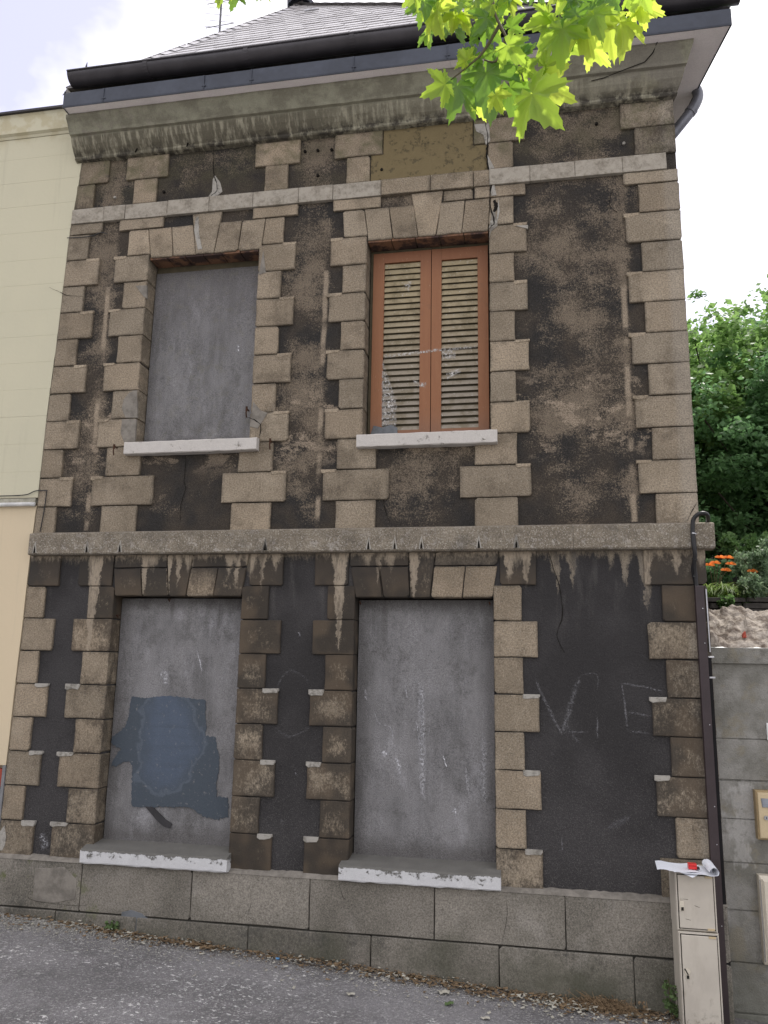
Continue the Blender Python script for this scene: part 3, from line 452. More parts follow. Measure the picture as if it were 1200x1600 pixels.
def mat_blue():
    m = Mt('blue_grey_overpaint', .8, .3); a = m.noise(2.6, 4, .6, off=(.3, 0, .2)); s = m.noise(14, 4, .6, (1, 1, .25))
    dx = m.math('DIVIDE', m.math('ADD', m.X, 2.86), .34); dz = m.math('DIVIDE', m.math('ADD', m.Z, .56), .52)
    r = m.math('ADD', m.math('SQRT', m.math('ADD', m.math('MULTIPLY', dx, dx), m.math('MULTIPLY', dz, dz))), m.math('MULTIPLY', m.math('SUBTRACT', a, .5), 1.4))
    c = m.mix(m.ss(r, 1.0, .45, 0, .8), (.060, .074, .090), m.mix(s, (.068, .090, .128), (.095, .12, .162))); c = m.mix(m.ss(m.math('ABSOLUTE', m.math('SUBTRACT', r, .86)), .07, .01, 0, .25), c, (.15, .175, .21))
    c = m.mix(m.ss(m.noise(34, 5, .8), .60, .66, 0, .75), c, (.2, .195, .195)); c = m.mix(m.ss(m.noise(7, 4, .6, (.25, 1, 2.2)), .5, .68, 0, .4), c, (.06, .075, .095)); m.col(m.scale(c, m.math('MULTIPLY_ADD', m.noise(130, 2), .5, .75))); m.bump(m.noise(60, 3), .002); return m.m
BLUEM = mat_blue()

# ================================================================ ground
def street_z(x, y): return -2.055-.057*(x+1.1)+.045*max(-y, 0)+.004*math.sin(x*3.1+y*2)+.003*math.sin(x*7.3-y*5)
def ground():
    xs = sorted(set([-60, -30, -15]+list(np.arange(-8, 6.01, .12))+[15, 30, 60])); ys = sorted(set([-40, -20, -12]+list(np.arange(-8, .31, .12))+[.35]))
    V = [(x, y, street_z(max(-9, min(7, x)), max(y, -9))+random.uniform(-.002, .002)) for x in xs for y in ys]; n = len(ys)
    F = [(i*n+j, (i+1)*n+j, (i+1)*n+j+1, i*n+j+1) for i in range(len(xs)-1) for j in range(n-1)]
    return V, F
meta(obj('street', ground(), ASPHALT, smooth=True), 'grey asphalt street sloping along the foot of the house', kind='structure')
far = [(-900, -900, -2.75), (900, -900, -2.75), (900, 900, -2.75), (-900, 900, -2.75)]
meta(obj('ground', (far, [(0, 1, 2, 3)]), SOIL), 'flat earth beyond the street', kind='structure')

# ================================================================ the stone house
H = thing('stone_house', (-1.45, 0, -2.055), 'soot-blackened two-storey house with tan stone quoins, blocked windows and slate hip roof', 'house')
def part(name, vf, mat, parent=None, color=None, smooth=False, label=None):
    o = obj(name, vf, mat, parent or H, smooth=smooth)
    if color: o.color = (*color, 1) if len(color) == 3 else color
    if label: o['label'] = label
    return o
SK = -.176
def xl(z):   # the party line with the cream house, not quite plumb
    return float(np.interp(z, [-2.4, -.8, .88, 1.3, 2.1, 2.8, 3.8, 4.2, 4.6], [-4.21, -4.185, -4.165, -4.155, -4.15, -4.125, -4.11, -4.08, -4.05]))
OPEN = {'ul': (-3.30, -2.285, 1.80, 3.53), 'ur': (-1.33, -.32, 1.80, 3.525), 'll': (-3.37, -2.28, -1.40, .545), 'lr': (-1.36, -.31, -1.40, .535)}
def core():
    V, F = [], []
    def q(*p):
        n = len(V); V.extend(p); F.append(tuple(range(n, n+len(p))))
    yf = .022; g = .011
    O = {k: (a-g, b+g, c-g, d+g) for k, (a, b, c, d) in OPEN.items()}
    xs = sorted(set([-4.14, 1.165]+[o[0] for o in O.values()]+[o[1] for o in O.values()]+list(np.arange(-4.0, 1.1, .25))))
    zs = sorted(set([-2.6, 4.95]+[o[2] for o in O.values()]+[o[3] for o in O.values()]+list(np.arange(-2.4, 4.9, .25))))
    for i in range(len(xs)-1):
        for j in range(len(zs)-1):
            cx, cz = (xs[i]+xs[i+1])/2, (zs[j]+zs[j+1])/2
            if any(o[0] < cx < o[1] and o[2] < cz < o[3] for o in O.values()): continue
            q((xs[i], yf, zs[j]), (xs[i+1], yf, zs[j]), (xs[i+1], yf, zs[j+1]), (xs[i], yf, zs[j+1]))
    yb = .34
    for a, b, c, d in O.values():
        q((a, yf, c), (a, yf, d), (a, yb, d), (a, yb, c)); q((b, yf, c), (b, yb, c), (b, yb, d), (b, yf, d))
        q((a, yf, d), (b, yf, d), (b, yb, d), (a, yb, d)); q((a, yf, c), (a, yb, c), (b, yb, c), (b, yf, c)); q((a, yb, c), (a, yb, d), (b, yb, d), (b, yb, c))
    x0, x1, y1, z0, z1 = -4.14, 1.165, 5.4, -2.6, 4.95; x2 = x1+SK*(y1-yf)      # the right side wall is skewed to the street front
    q((x1, yf, z0), (x2, y1, z0), (x2, y1, z1), (x1, yf, z1)); q((x0, yf, z0), (x0, yf, z1), (x0, y1, z1), (x0, y1, z0)); q((x0, y1, z0), (x0, y1, z1), (x2, y1, z1), (x2, y1, z0))
    q((x0, yf, z1), (x1, yf, z1), (x2, y1, z1), (x0, y1, z1))
    return V, F
part('rendered_wall', core(), RENDER, label='rough black render between the stones, rubbed brown in places')
G = .0028
def stone(poly, soot=.05, val=.5, tint=.5, y0=0.0, y1=.16, mat=None, name='quoin_stone', jit=.002):
    c = (sum(p[0] for p in poly)/len(poly), sum(p[1] for p in poly)/len(poly))
    pp = [(x+(G if x < c[0] else -G), z+(G if z < c[1] else -G)) for x, z in poly]
    return part(name, slab(pp, y0, y1, 0.0045, jit, True), mat or STONE, color=(max(0, min(1, soot+random.uniform(-.04, .04))), max(0, min(1, val+random.uniform(-.17, .17))), max(0, min(1, tint+random.uniform(-.35, .35)))))
def lip(x0, x1, zt, low, white=True):
    h = (.034 if white else .026)*random.uniform(.8, 1.2)
    if x0 > x1: x0, x1 = x1, x0
    x0 -= random.uniform(0, .02); x1 += random.uniform(-.004, .006)
    p = [(x0, zt-h*random.uniform(.7, 1)), (x0+.02, zt-h*1.1), ((x0+x1)/2, zt-h*random.uniform(.8, 1.2)), (x1-.01, zt-h*random.uniform(.7, 1)), (x1, zt-h*.4), (x1, zt+.004), (x0, zt+.004)]
    o = part('mortar_lip', slab(p, -.007 if white else -.0035, .02, .004, .0015), MORTAR if white else STONE, color=(.02, .75, .5))
# ---- upper storey piles
ZU = [1.052+.252*k for k in range(11)]
for k in range(10):
    z0, z1 = ZU[k], ZU[k+1]; lng = k % 2 == 1; zc = (z0+z1)/2; d = (3.4-zc)
    so = .10 if k > 1 else .16
    stone([(xl(z0), z0), (((-3.78-.030*d) if lng else (-3.895-.032*d)), z0), (((-3.78-.030*d) if lng else (-3.895-.032*d)), z1), (xl(z1), z1)], so+.08*(k > 7), .5)
    bl = (-3.63 if lng else -3.525)-.015*d; br = -3.30; cl, cr = -2.285, (-1.952 if lng else -2.07); dl_ = -1.65 if lng else -1.54; dr_ = -1.33; el, er = -.32, (-.012 if lng else -.115)
    if k == 0: br, cl, dr_, el = -3.23, -2.41, -1.215, -.445
    if k == 1: br, cl, dr_, el = -3.10, -2.50, -1.11, -.56
    if k == 2: br, cl, dr_, el = -3.23, -2.37, -1.215, -.445
    for a, b, s in ((bl, br, .08), (cl, cr, .08), (dl_, dr_, .08), (el, er, .07)):
        if k == 2:
            # this course carries the sill: notched stone, low inside part
            stone(rect(a, b, z0, z1 if False else z1), s+.1, .5, y1=.3)
        else: stone(rect(a, b, z0, z1), s+(.10 if k < 2 else 0)+random.choice((0, 0, .08)), .5, y1=.3)
    stone(rect((.752 if lng else .862)+.006*d, 1.175, z0, z1), .12, .5, .7, y1=.3)
    if lng:
        for a, b in ((-3.895-.032*d, -3.78-.03*d), (-2.07, -1.952), (-.115, -.012)): lip(a, b, z1, False, False)
        for a, b in ((-3.63-.015*d, -3.53-.015*d), (-1.65, -1.54), (.752+.006*d, .862)): lip(a, b, z1, False, False)
for a, b, s_ in ((xl(3.7), -3.90, .25), (.862, 1.175, .12)): stone(rect(a, b, 3.574, 3.822), s_, .5, y1=.3)
# ---- straight arches over the upper windows
def arch(bots, tops, key, zb, ze, zt, zk, ktop, soots):
    n = len(bots)-1
    for i in range(n):
        b0, b1, t0, t1 = bots[i], bots[i+1], tops[i], tops[i+1]
        zb0 = ze if i in (0, n-1) else zb
        if i == key: p = [(b0, zb0), (b1, zb0), (ktop[1], zk), (ktop[0], zk)]
        else: p = [(b0, zb0), (b1, zb0), (t1, zt), (t0, zt)]
        stone(p, soots[i], .55, y1=.145 if i not in (0, n-1) else .3, name='voussoir_stone')
arch([-3.52, -3.29, -3.075, -2.862, -2.695, -2.475, -2.262, -2.065], [-3.52, -3.33, -3.11, -2.905, -2.655, -2.45, -2.235, -2.065], 3, 3.533, 3.574, 3.822, 3.93, (-2.92, -2.64), [.1]*7)
arch([-1.535, -1.325, -1.11, -.90, -.752, -.54, -.325, -.115], [-1.55, -1.36, -1.15, -.935, -.715, -.51, -.30, -.115], 3, 3.525, 3.574, 3.822, 3.93, (-.965, -.69), [.05]*7)
stone(rect(-.695, -.445, 3.83, 3.93), .35, .35, y0=.01, name='voussoir_stone')
# burnt-looking undersides behind the arch faces
for x0, x1, zz, n in ((-3.298, -2.287, 3.527, 6), (-1.328, -.322, 3.519, 5)):
    e = np.linspace(x0, x1, n+1)
    for i in range(n): part('lintel_underside_stone', box(e[i]+.003, e[i+1]-.003, .155, .335, zz-.004, zz+.06) if False else box(e[i]+.004, e[i+1]-.004, .012, .335, zz-.006, zz+.02), BURNT)
# ---- row of stones under the band, the band itself, and the frieze
for a, b in ((xl(3.85), -3.78), (-3.62, -3.19), (-2.36, -1.945), (-1.64, -1.22), (-.435, -.017), (.748, 1.173)): stone(rect(a, b, 3.826, 3.932), .14, .5)
bx = [xl(4), -3.775, -3.57, -3.16, -2.765, -2.36, -1.945, -1.64, -1.22, -.80, -.44, -.31, .02, .38, .75, 1.088]
for i in range(len(bx)-1):
    plain = -1.23 < bx[i] < -.32
    o = part('band_stone', slab(rect(bx[i]+.0015, bx[i+1]-.0015, 3.932, 4.076), -.012+random.uniform(-.002, .002), .1, .004, .0015), STONE if plain else BAND); o.color = (.08, .55, .4, 1)
for z0, z1, L in ((4.328, 4.562, [(xl(4.45), -3.765), (-3.60, -3.185), (-2.365, -1.945), (-1.64, -1.215), (-.44, -.01), (.748, 1.17)]), (4.078, 4.328, [(xl(4.2), -3.895), (-3.51, -3.28), (-2.265, -2.05), (-1.53, -1.32), (-.32, -.11), (.85, 1.172)])):
    for i, (a, b) in enumerate(L): stone(rect(a, b, z0, z1), [.45, .12, .22, .18, .15, .5][i], [.35, .5, .5, .5, .5, .4][i], [.2, 0, .1, .1, .1, .8][i])
part('yellowed_render_panel', slab([(-1.316, 4.08), (-.325, 4.08), (-.325, 4.325), (-.445, 4.325), (-.445, 4.56), (-1.21, 4.56), (-1.21, 4.33), (-1.316, 4.33)], .012, .05, .002), FROSTY)
# ---- lower storey piles
ZL = [.895-.2635*k for k in range(10)]
LS = {'A': [.85, .2, .12, .1, .12, .15, .2, .2, .45], 'B': [.9, .85, .6, .42, .38, .45, .4, .5, .55], 'C': [.85, .9, .8, .75, .65, .62, .65, .7, .85], 'D': [.9, .92, .92, .85, .72, .72, .65, .75, .92], 'E': [.85, .3, .18, .12, .14, .12, .12, .16, .55], 'F': [.85, .92, .55, .62, .66, .7, .66, .35, .35]}
for k in range(9):
    z1, z0 = ZL[k], ZL[k+1]; lng = k % 2 == 0; d = .76-(z0+z1)/2
    ar = (-3.88 if lng else -3.99)-.005*d; bl = (-3.71 if lng else -3.60)-.014*d
    cr = -1.945 if lng else -2.053; dl_ = (-1.69 if lng else -1.58)-.006*d; er = (.01 if lng else -.10)+.004*d; fl = (.775 if lng else .885)+.008*d
    # window side of the first course leans with the arch
    br = -3.40 if k == 0 else -3.37; cl = -2.225 if k == 0 else -2.28; dr_ = -1.415 if k == 0 else -1.36; el = -.262 if k == 0 else -.31
    V_ = .5
    stone([(xl(z0), z0), (ar, z0), (ar, z1), (xl(z1), z1)], LS['A'][k], V_)
    stone(rect(bl, br, z0, z1), LS['B'][k], V_-.05, y1=.3); stone([(cl, z0), (cr, z0), (cr, z1), (cl+.0, z1)], LS['C'][k], V_-.05, y1=.3)
    stone(rect(dl_, dr_, z0, z1), LS['D'][k], V_-.05, y1=.3); stone(rect(el, er, z0, z1), LS['E'][k], V_, y1=.3)
    stone(rect(fl, 1.203, z0, z1), LS['F'][k], V_, .7, y1=.3)
    if lng and k >= 4:
        for a, b in ((-3.99, -3.88), (-2.053, -1.945), (-.10, .012)): lip(a, b, z1, True)
        for a, b in ((-3.72-.01*d, -3.61), (-1.70, -1.59)): lip(a, b, z1, True)
        if k < 8: lip(.78+.008*d, .885, z1, True)
def arch2(b, t, key, zb, xo):
    n = len(b)-1
    for i in range(n):
        if i == key: p = [(b[i], zb), (b[i+1], zb), (xo[2], .892), (xo[1], .892)]
        else: p = [(b[i], zb), (b[i+1], zb), (t[i+1], .778), (t[i], .778)]
        stone(p, [.9, .85, .9, .55, .8][i] if xo[4] == 0 else [.92, .9, .75, .15, .1][i], .45, .1, y1=.125, name='voussoir_stone')
    stone([(t[0], .782), (t[key], .782), (xo[1], .892), (xo[0], .892)], .8, .5, name='voussoir_stone'); stone([(t[key+1], .782), (t[n], .782), (xo[3], .892), (xo[2], .892)], .8 if xo[4] == 0 else .5, .5, name='voussoir_stone')
arch2([-3.366, -3.125, -2.90, -2.75, -2.52, -2.284], [-3.395, -3.155, -2.925, -2.722, -2.49, -2.25], 2, .548, (-3.395, -2.935, -2.705, -2.235, 0))
arch2([-1.356, -1.14, -.935, -.78, -.54, -.314], [-1.41, -1.175, -.95, -.755, -.515, -.275], 2, .538, (-1.41, -.952, -.742, -.268, 1))
# ---- string course: wide stones with drip slots cut in the lower edge
sx = [-4.142, -3.61, -2.62, -1.032, .28, 1.258]
for i in range(len(sx)-1):
    part('string_course_stone', extrude_x([(.05, .884), (-.060, .886), (-.071, .897), (-.072, 1.058), (-.064, 1.066), (-.004, 1.082), (.05, 1.082)], sx[i]+.001, sx[i+1]-.001), STRING)
for x, z in DRIPSLOT:
    s = random.uniform(.8, 1.1); part('drip_slot', slab([(x-.008*s, .903), (x+.008*s, .903), (x+.005, .903+.035*s), (x, .903+.055*s), (x-.006, .903+.03*s)], -.0755, -.06, .001), CRACK_M)
    part('slot_mortar', slab([(x-.02, .9), (x-.011, .9), (x-.008, .945), (x, .985), (x+.007, .945), (x+.012, .9), (x+.022, .9), (x+.012, .95), (x+.002, 1.0), (x-.012, .96)], -.0745, -.06, .001), MORTAR)
# ---- plinth: two courses of big cement blocks, a sloped mortar ledge above
uj = [-4.2, -3.43, -2.54, -1.635, -.735, .157, 1.2]
for i in range(6): stone(rect(uj[i], uj[i+1], -1.828, -1.482), .12 if i else .3, [.42, .5, .5, .55, .52, .5][i], y0=-.032, y1=.1, mat=PLINTH, name='plinth_block')
lj = [-4.2, -3.62, -2.955, -2.085, -1.18, -.292, .59, 1.2]
for i in range(7): stone(rect(lj[i], lj[i+1], -2.5, -1.832), .35, .36, y0=-.040, y1=.1, mat=PLINTH, name='plinth_block')
part('plinth_backing', box(-4.2, 1.198, -.018, .08, -2.55, -1.486), DARKJ)
def ledge():
    V, F = [], []; xs = np.arange(-4.2, 1.2, .03)
    for x in xs:
        w = random.uniform(-.004, .004); V += [(x, .03, -1.452+w), (x, .006+w, -1.456+w), (x, -.030+w*.7, -1.474+w*.6), (x, -.037+w*.5, -1.486)]
    for i in range(len(xs)-1):
        for j in range(3): a = i*4+j; F.append((a, a+1, a+5, a+4))
    return V, F
part('mortar_ledge', ledge(), PATCHC, smooth=True)

# ---- sills
def sill_low(x0, x1):
    V, F = [], []; xs = np.linspace(x0, x1, 26)
    prof = [(-.02, -1.478), (-.075, -1.475), (-.082, -1.466), (-.084, -1.385), (-.078, -1.372), (.0, -1.355), (.13, -1.335), (.3, -1.33)]
    for x in xs:
        for y, z in prof: V.append((x, y+random.uniform(-.0025, .0025), z+random.uniform(-.0025, .0025)))
    n = len(prof)
    for i in range(25):
        for j in range(n-1): a = i*n+j; F.append((a, a+n, a+n+1, a+1))
    F += [tuple(range(n)), tuple(range(25*n+n-1, 25*n-1, -1))]
    return V, F
part('window_sill', sill_low(-3.43, -2.255), SILL_LOW, label='projecting ground-floor sill under the blue-patched window, white paint flaking'); part('window_sill', sill_low(-1.415, -.272), SILL_LOW, label='projecting ground-floor sill with chipped white front')
def sill_up(x0, x1, zb, zt):
    V, F = [], []; xs = np.linspace(x0, x1, 22); prof = [(.04, zb), (-.055, zb), (-.062, zb+.006), (-.062, zt-.008), (-.054, zt), (.16, zt+.02)]; n = len(prof)
    for x in xs:
        for y, z in prof: V.append((x, y+random.uniform(-.002, .002), z+random.uniform(-.002, .002)))
    for i in range(21):
        for j in range(n-1): a = i*n+j; F.append((a, a+n, a+n+1, a+1))
    F += [tuple(range(n)), tuple(range(21*n+n-1, 21*n-1, -1))]
    return V, F
part('window_sill', sill_up(-3.358, -2.195, 1.728, 1.832), SILL_UP); part('window_sill', sill_up(-1.368, -.265, 1.718, 1.822), SILL_UP)

# ---- the blocked openings
def panel(x0, x1, z0, z1, y):
    nx, nz = 22, 36; V = []; F = []
    for i in range(nx+1):
        for j in range(nz+1):
            x = x0+(x1-x0)*i/nx; z = z0+(z1-z0)*j/nz
            V.append((x, y+.003*math.sin(x*5+z*3)+.002*math.sin(z*9-x*4)+random.uniform(-.0006, .0006), z))
    for i in range(nx):
        for j in range(nz): a = i*(nz+1)+j; F.append((a, a+nz+1, a+nz+2, a+1))
    return V, F
part('cement_window_infill', panel(-3.295, -2.290, 1.80, 3.46, .152), CEMENT, smooth=True, label='blank grey cement infill of the upper window')
part('cement_window_infill', panel(-3.365, -2.285, -1.37, .542, .132), CEMENT, smooth=True, label='grey cement infill with blue-grey overpainted patch')
part('cement_window_infill', panel(-1.355, -.315, -1.37, .532, .132), CEMENT, smooth=True, label='grey cement infill with chalky scuffs')
part('window_frame', box(-3.295, -2.290, .165, .20, 3.44, 3.526), WINDARK)

# ---- louvred shutters in the upper right window
def shutter(x0, x1, lx0, lx1, z0, z1, lz0, lz1, y):
    s = thing('shutter', ((x0+x1)/2, y, z0), None, None); s.location = Vector(((x0+x1)/2, y, z0))-ORG[H]; s.parent = H; ORG[s] = Vector(((x0+x1)/2, y, z0))
    for nm, b in (('stile', box(x0, lx0, y, y+.035, z0, z1)), ('stile', box(lx1, x1, y, y+.035, z0, z1)), ('rail', box(lx0+.0005, lx1-.0005, y+.002, y+.033, lz1, z1)), ('rail', box(lx0+.0005, lx1-.0005, y+.002, y+.033, z0, lz0))):
        obj(nm, b, WOOD, s)
    obj('back_board', box(lx0, lx1, y+.030, y+.036, lz0, lz1), WINDARK, s)
    n = 28; p = (lz1-lz0)/n
    for i in range(n):
        z = lz0+p*i; h = p*(.66+.2*(i/n)**1.3); w = random.uniform(-.0015, .0015)
        v = [(x, yy, zz+w+(random.uniform(-.0008, .0008))) for x in (lx0+.001, lx1-.001) for yy, zz in ((y+.006, z+.008), (y+.006+.003, z+.004), (y+.028, z+h-.004), (y+.025, z+h))]
        v = [(x, yy, zz) for x in (lx0+.001, lx1-.001) for yy, zz in ((y+.004, z), (y+.009, z-.001), (y+.027, z+h*1.0), (y+.020, z+h*1.05))]
        obj('slat', (v, [(0, 1, 2, 3), (7, 6, 5, 4), (0, 4, 5, 1), (1, 5, 6, 2), (2, 6, 7, 3), (3, 7, 4, 0)]), SLAT, s)
    return s
shutter(-1.30, -.808, -1.205, -.897, 1.80, 3.475, 1.905, 3.385, .135); shutter(-.802, -.335, -.72, -.42, 1.80, 3.475, 1.905, 3.375, .135)
part('window_frame', box(-1.324, -1.302, .150, .20, 1.80, 3.50), WINDARK); part('window_frame', box(-1.32, -.33, .16, .20, 3.476, 3.51), WINDARK)
FLAKE = mat_chalk('flaked_pale_paint', (.55, .53, .50), 1.25)
# ---- patches of mortar, cracks, scuffs, overpaint
for poly, y, k in PATCH: part('mortar_patch', slab(poly[::-1] if sum((poly[i][0]*poly[(i+1) % len(poly)][1]-poly[(i+1) % len(poly)][0]*poly[i][1]) for i in range(len(poly))) < 0 else poly, y-.001, y+.02, .002), (MORTAR, PATCHC, PATCHD)[k])
def ribbon(pts, w, y, jag=.5, taper=True, sub=5):
    P = smoothpath([(p[0], 0, p[1]) for p in pts], sub) if sub else [(p[0], 0, p[1]) for p in pts]
    n = len(P); V, F, T = [], [], []
    for i, p in enumerate(P):
        a = Vector(P[min(i+1, n-1)])-Vector(P[max(i-1, 0)]); nn = Vector((-a.z, 0, a.x)).normalized()
        ww = w/2*(1 if not taper else .45+.55*math.sin(math.pi*min(1, max(0, (i+.5)/n))))*random.uniform(1-jag, 1+jag); j = random.uniform(-w, w)*jag*.8
        c = Vector(p)+nn*j
        for s in (-1, 0, 1): V.append((c.x+nn.x*ww*s, y, c.z+nn.z*ww*s)); T.append(0 if s else 1)
    for i in range(n-1):
        for s in (0, 1): a = i*3+s; F.append((a, a+1, a+4, a+3))
    T[0:3] = [0, 0, 0]; T[-3:] = [0, 0, 0]
    return V, F, T
for pts, w, y in CRACK:
    if y < -.03: w *= .45
    v, f, t = ribbon(pts, w, y-.0012, .55 if w < .02 else .15); part('crack', (v, f), CRACK_M)
def ragged(P, a=.007):
    out = []
    for i, p in enumerate(P):
        q = P[(i+1) % len(P)]; k = max(2, int(math.hypot(q[0]-p[0], q[1]-p[1])/.012))
        for j in range(k): out.append((p[0]+(q[0]-p[0])*j/k+random.gauss(0, a*.4), p[1]+(q[1]-p[1])*j/k+random.gauss(0, a*.5)))
    return out
def scuff(pts, w, a, y, mat, name='scuff_mark', parent=None):
    v, f, t = ribbon(pts, w*1.5, y-.0015, .12); o = big(name, np.array(v), np.array(f), mat, parent or H, attr=np.array(t)*a*1.5); return o
for pts, w, a, y in CHALK: scuff(pts, w, a, y, CHALKC if y > .1 else CHALKM)
part('overpaint_patch', slab(ragged(BLUE), .1245, .130, .0002), BLUEM, label='irregular blue-grey painted-over patch'); part('paint_smear', slab(SMEAR, .1232, .130, .0005), simple('black_smear', (.05, .048, .05), .9, .2), label='black smear below the blue patch')
for poly in SHPATCH:
    c = (sum(p[0] for p in poly)/len(poly), sum(p[1] for p in poly)/len(poly)); n = len(poly)
    o = big('flaked_paint', np.array([(c[0], .1335, c[1])]+[(x, .1335, z) for x, z in poly]), np.array([(0, 1+i, 1+(i+1) % n) for i in range(n)]), FLAKE, H, attr=np.array([1.0]+[.45]*n))
part('cement_smear', slab([(-1.31, 1.835), (-1.07, 1.835), (-1.075, 1.925), (-1.13, 1.95), (-1.2, 1.93), (-1.27, 1.95)], .128, .134, .001), PATCHD)
# anchor holes and iron shutter stays
for x, z in BOLTS:
    pts = [(x+.013*math.cos(a), z+.013*math.sin(a)) for a in np.linspace(0, 2*math.pi, 9)[:-1]]; part('anchor_hole', slab(pts, .0 if z > 4.3 and False else .004, .03, .002), CRACK_M if random.random() < .6 else MORTAR)
for x, z in ((-3.455, 1.80), (-2.085, 1.80), (-2.30, 2.08)):
    part('shutter_stay', join(tube([(x, .01, z), (x, -.05, z+.005), (x, -.055, z-.04), (x+.004, -.05, z-.075)], .006, 6), box(x-.008, x+.008, -.052, -.044, z-.02, z+.02)), RUST)
for x, z in ((-3.34, .40), (-1.33, .51), (-.345, .51), (-2.9, .53)):
    part('iron_stub', tube([(x, .05, z), (x+.006, -.004, z-.004), (x+.01, .02, z-.02)], .006, 5), RUST)

# ---- cornice, soffit, fascia, gutter
cp = [(.022, 4.556), (-.030, 4.562), (-.040, 4.572), (-.042, 4.590), (-.060, 4.605), (-.085, 4.625), (-.115, 4.655), (-.14, 4.695), (-.150, 4.722), (-.178, 4.726), (-.190, 4.745), (-.235, 4.80), (-.268, 4.832), (-.272, 4.86), (.022, 4.86)]
def cornice():
    V, F = [], []; n = len(cp); xs = list(np.linspace(-4.125, 1.178, 46))
    for i, x in enumerate(xs):
        for y, z in cp:
            e = .012 if i == 0 else 0
            xx = x
            if i == len(xs)-1: xx = 1.178+(-(y)*.42 if y < 0 else 0)      # mitred return at the free corner
            if i == 0: xx = x+(-y)*.10+.02
            V.append((xx, y+(random.uniform(-.0025, .0025) if y < 0 else 0), z+random.uniform(-.002, .002)))
    for i in range(len(xs)-1):
        for j in range(n-1): a = i*n+j; F.append((a, a+n, a+n+1, a+1))
    b = len(V)      # the return along the right-hand side
    for y, z in cp: V.append(((1.178-y*.42 if y < 0 else 1.178)+SK*5.5, 5.4, z))
    a = (len(xs)-1)*n
    for j in range(n-1): F.append((a+j, b+j, b+j+1, a+j+1))
    F.append(tuple(range(n)))
    return V, F
part('cornice', cornice(), CORNICE)
for pts, w in (([(1.02, 4.86), (.99, 4.80), (.93, 4.755), (.80, 4.73), (.62, 4.70), (.52, 4.69)], .006), ([(-3.0, 4.575), (-2.98, 4.60)], .01), ([(-3.5, 4.575), (-3.47, 4.6)], .01)):
    for i in range(len(pts)-1):
        def yc(z): return float(np.interp(z, [4.56, 4.59, 4.605, 4.655, 4.695, 4.722, 4.726, 4.745, 4.80, 4.86], [-.03, -.042, -.06, -.115, -.14, -.15, -.178, -.19, -.235, -.272]))-.006
        part('crack', tube([(pts[i][0], yc(pts[i][1]), pts[i][1]), (pts[i+1][0], yc(pts[i+1][1]), pts[i+1][1])], w*.6, 4), CRACK_M)
bd = [-4.06, -3.62, -2.1, -.6, .9, 1.54]
for i in range(5): part('soffit_board', box(bd[i]+.001, bd[i+1]-.001, -.355, -.255, 4.862, 4.88) if i < 4 else box(bd[i]+.001, 1.285, -.355, -.255, 4.862, 4.88), SOFFIT)
part('soffit_board', ([(1.286, -.2555, 4.862), (1.54, -.355, 4.862), (1.54+SK*6.05, 5.7, 4.862), (1.286+SK*6, 5.7, 4.862), (1.286, -.2555, 4.88), (1.54, -.355, 4.88), (1.54+SK*6.05, 5.7, 4.88), (1.286+SK*6, 5.7, 4.88)], [(0, 3, 2, 1), (4, 5, 6, 7), (0, 1, 5, 4), (1, 2, 6, 5), (2, 3, 7, 6), (3, 0, 4, 7)]), SOFFIT)
part('soffit_board', ([(1.286, -.355, 4.861), (1.5395, -.355, 4.861), (1.286, -.2555, 4.861), (1.286, -.355, 4.88), (1.5395, -.355, 4.88), (1.286, -.2555, 4.88)], [(0, 2, 1), (3, 4, 5), (0, 1, 4, 3), (1, 2, 5, 4), (2, 0, 3, 5)]), SOFFIT)
fj = [-4.045, -3.66, -2.72, -2.29, -1.40, -.62, -.02, .9, 1.545]
def fascia_y(x): return -.362+.004*math.sin(x*2.3)
for i in range(len(fj)-1):
    x0, x1 = fj[i], fj[i+1]; o = .002 if i % 2 else 0
    pr = [(-.350, 4.862), (-.362-o, 4.856), (-.366-o, 4.870), (-.362-o, 5.000), (-.358-o, 5.006), (-.24, 5.022), (-.24, 5.0), (-.350, 4.99)]
    part('fascia_panel', extrude_x(pr, x0, x1+.003 if i < len(fj)-2 else x1), ZINC)
    if i: part('fascia_clip', join(box(x0-.004, x0+.003, -.372, -.362, 4.868, 4.998), box(x0-.014, x0+.022, -.373, -.363, 4.892, 4.902)), ZINC)
_b = box(1.545, 1.552, -.364, 5.75, 4.857, 5.0); part('fascia_panel', ([(x+SK*(y+.364), y, z) for x, y, z in _b[0]], _b[1]), ZINC); part('fascia_panel', box(-4.052, -4.046, -.364, -.05, 4.855, 5.02), ZINC)
def gutter(pts_x0, x1, r=.092, cy=-.298, cz=5.205):
    V, F = [], []; xs = np.linspace(pts_x0, x1, 40); a = np.linspace(math.pi, 2*math.pi, 13)
    for x in xs:
        s = .004*math.sin(x*3)-.002*math.cos(x*7)
        for t in a: V.append((x, cy+r*math.cos(t)*1.0, cz+r*math.sin(t)+s))
        for t in a[::-1]: V.append((x, cy+(r-.006)*math.cos(t), cz+(r-.006)*math.sin(t)+s))
    n = 26
    for i in range(39):
        for j in range(n): F.append((i*n+j, i*n+(j+1) % n, (i+1)*n+(j+1) % n, (i+1)*n+j))
    m0 = len(V)
    for xx, k in ((xs[0], 0), (xs[-1], 39)):
        F.append(tuple(k*n+j for j in range(13)))
    return V, F
part('gutter', join(gutter(-4.03, 1.64), tube([(-4.03, -.39, 5.208), (1.64, -.39, 5.208)], .009, 6)), GUTTER, smooth=True)
for x in np.arange(-3.3, 1.6, .93): part('gutter_collar', ([v for v in gutter(x, x+.04, .0955)[0]], gutter(x, x+.04, .0955)[1]), GUTTER)
